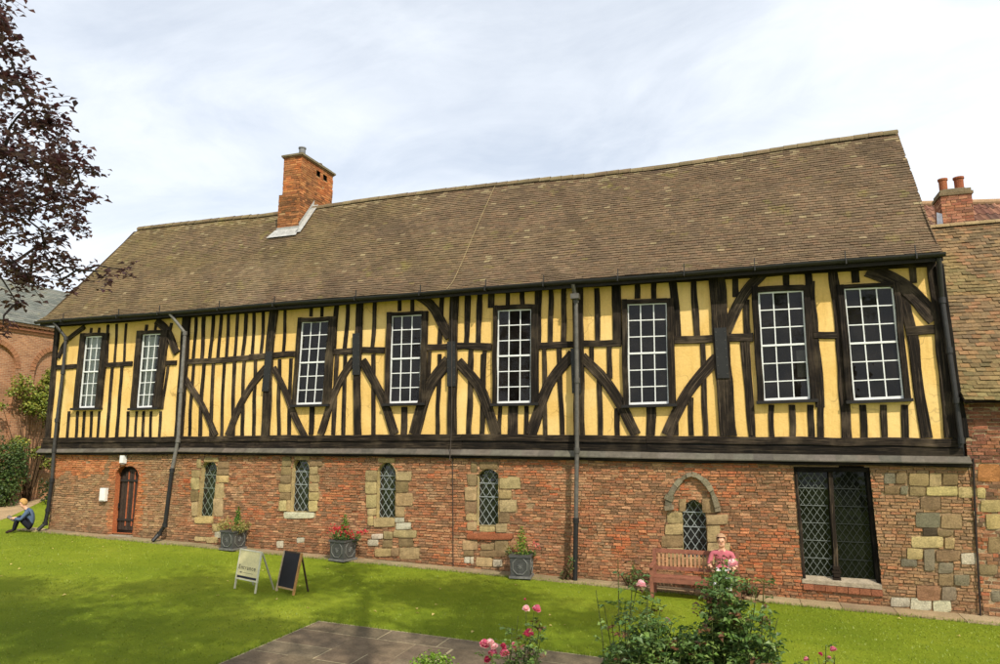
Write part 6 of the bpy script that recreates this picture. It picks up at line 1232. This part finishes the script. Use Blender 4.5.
# ---- rough grass where the mower misses: along the edging, the terrace and the planters
gm = MB()
def tuft(x, y, h, n=5):
    for _ in range(n):
        p = Vector((x + U(-.05, .05), y + U(-.04, .04), gz(x))); a = U(0, 6.3); d = Vector((math.cos(a), math.sin(a), 0)) * h * U(.1, .5); w = Vector((-d.y, d.x, 0)).normalized() * .006; t_ = p + d + Vector((0, 0, h * U(.7, 1.1))); c = vary(random.choice([s2l(112, 136, 30), s2l(132, 150, 40), s2l(96, 120, 28), s2l(150, 156, 62)]), .2); gm.tri(p - w, p + w, t_, c)
x = -21.4
while x < 8.5: tuft(x, -.47 - max(0, min(1, (x + 4) / 5)) * .12 - .02 + U(-.04, .06), .07); x += .035
x = -7.15
while x < -.9: tuft(x, -5.42 + U(-.02, .04), .055); x += .03
y = -9.5
while y < -5.4: tuft(-7.14 + U(-.03, .02), y, .055); tuft(-.87 + U(-.02, .03), y, .055); y += .03
def blades(n, x0, x1, y0, y1):
    for _ in range(n):
        x, y = U(x0, x1), U(y0, y1)
        if -7.2 < x < -.85 and y < -5.4: continue
        k = noise.noise(Vector((x * .7, y * .7, 4))); h = .02 * U(.6, 1.4) * (1 + .5 * k); a = U(0, 6.3); d = Vector((math.cos(a), math.sin(a), 0)); p = Vector((x, y, gz(x))); w = Vector((-d.y, d.x, 0)) * .009
        c = vary(random.choice([s2l(126, 141, 37), s2l(136, 151, 41), s2l(118, 133, 35), s2l(144, 155, 49)]), .08); gm.tri(p - w, p + w, p + d * h * U(.3, 1) + Vector((0, 0, h)), c)
blades(10000, -14, 1.2, -9.5, -5); blades(14000, -21, 5.5, -5.2, -.5); blades(4000, -27, -17, -6, 1.5); blades(4000, .5, 5.5, -5.5, -.5)
tag(gm.build('grass_tufts', M['leaf']), 'uncut grass along the lawn edges', 'grass', None, 'stuff')
# ================================================================== CAMERA, LIGHT, SKY
cam = bpy.data.cameras.new('camera'); cam.sensor_width = 36; cam.sensor_fit = 'HORIZONTAL'; cam.lens = 690 / 1000 * 36; cam.clip_end = 1000; cam.clip_start = .05
co = bpy.data.objects.new('camera', cam); COL.objects.link(co); co.location = CAM
p_, th = math.atan(106 / 690), R(19.3)
Fv = Vector((-math.sin(th) * math.cos(p_), math.cos(th) * math.cos(p_), math.sin(p_)))
co.rotation_euler = Fv.to_track_quat('-Z', 'Y').to_euler(); scene.camera = co
SUN_AZ, SUN_EL = R(45), R(44)        # azimuth measured from the facade normal towards the right
sd = Vector((math.sin(SUN_AZ) * math.cos(SUN_EL), -math.cos(SUN_AZ) * math.cos(SUN_EL), math.sin(SUN_EL)))
sl_ = bpy.data.lights.new('sun', 'SUN'); sl_.energy = 4.7; sl_.angle = R(.55); sl_.color = (1, .93, .80)
so = bpy.data.objects.new('sun', sl_); COL.objects.link(so); so.rotation_euler = (-sd).to_track_quat('-Z', 'Y').to_euler(); so.location = (10, -20, 30)
w = bpy.data.worlds.new('World'); scene.world = w; w.use_nodes = True; t = w.node_tree; t.nodes.clear()
def wn(ty, **kw):
    n = t.nodes.new(ty)
    for k, v in kw.items(): setattr(n, k, v)
    return n
sky = wn('ShaderNodeTexSky', sky_type='NISHITA', sun_disc=False, sun_elevation=SUN_EL, sun_rotation=math.pi - SUN_AZ, altitude=50, air_density=1.0, dust_density=1.5, ozone_density=1.2)
bg1 = wn('ShaderNodeBackground'); bg1.inputs[1].default_value = .15; t.links.new(sky.outputs[0], bg1.inputs[0])
tc = wn('ShaderNodeTexCoord'); sp = wn('ShaderNodeSeparateXYZ'); t.links.new(tc.outputs['Generated'], sp.inputs[0])
def wm(op, a, b):
    n = wn('ShaderNodeMath', operation=op)
    for i, v in enumerate((a, b)):
        if hasattr(v, 'links'): t.links.new(v, n.inputs[i])
        else: n.inputs[i].default_value = v
    return n.outputs[0]
zz0 = wm('ADD', wm('MAXIMUM', sp.outputs['Z'], 0.0), .18); cb = wn('ShaderNodeCombineXYZ'); t.links.new(wm('DIVIDE', sp.outputs['X'], zz0), cb.inputs[0]); t.links.new(wm('DIVIDE', sp.outputs['Y'], zz0), cb.inputs[1])
def wnoise(sc, det, ro, dist, loc):
    mp = wn('ShaderNodeMapping'); t.links.new(cb.outputs[0], mp.inputs[0]); mp.inputs['Location'].default_value = loc; mp.inputs['Scale'].default_value = (1, 1.5, 1); mp.inputs['Rotation'].default_value = (0, 0, .5)
    n = wn('ShaderNodeTexNoise'); t.links.new(mp.outputs[0], n.inputs['Vector']); n.inputs['Scale'].default_value = sc; n.inputs['Detail'].default_value = det; n.inputs['Roughness'].default_value = ro; n.inputs['Distortion'].default_value = dist; return n.outputs['Fac']
cl = wm('ADD', wm('MULTIPLY', wnoise(.55, 7, .55, .4, (3.1, 1.2, 0)), .75), wm('MULTIPLY', wnoise(1.9, 7, .62, .8, (.4, 5.2, 0)), .3))
cl = wm('ADD', cl, wm('MULTIPLY', wm('ADD', sp.outputs['X'], .25), .08))
rp = wn('ShaderNodeValToRGB'); t.links.new(cl, rp.inputs[0]); e = rp.color_ramp.elements; e[0].position = .36; e[0].color = (.56, .56, .56, 1); e[1].position = .56; e[1].color = (1, 1, 1, 1)
bg2 = wn('ShaderNodeBackground'); bg2.inputs[0].default_value = (.885, .935, 1.0, 1); bg2.inputs[1].default_value = 1.16
mx = wn('ShaderNodeMixShader'); t.links.new(rp.outputs[0], mx.inputs[0]); t.links.new(bg1.outputs[0], mx.inputs[1]); t.links.new(bg2.outputs[0], mx.inputs[2])
ow = wn('ShaderNodeOutputWorld'); t.links.new(mx.outputs[0], ow.inputs[0])
scene.view_settings.view_transform = 'Standard'; scene.view_settings.look = 'None'; scene.view_settings.exposure = 0
scene.cycles.max_bounces = 8; scene.cycles.transparent_max_bounces = 16
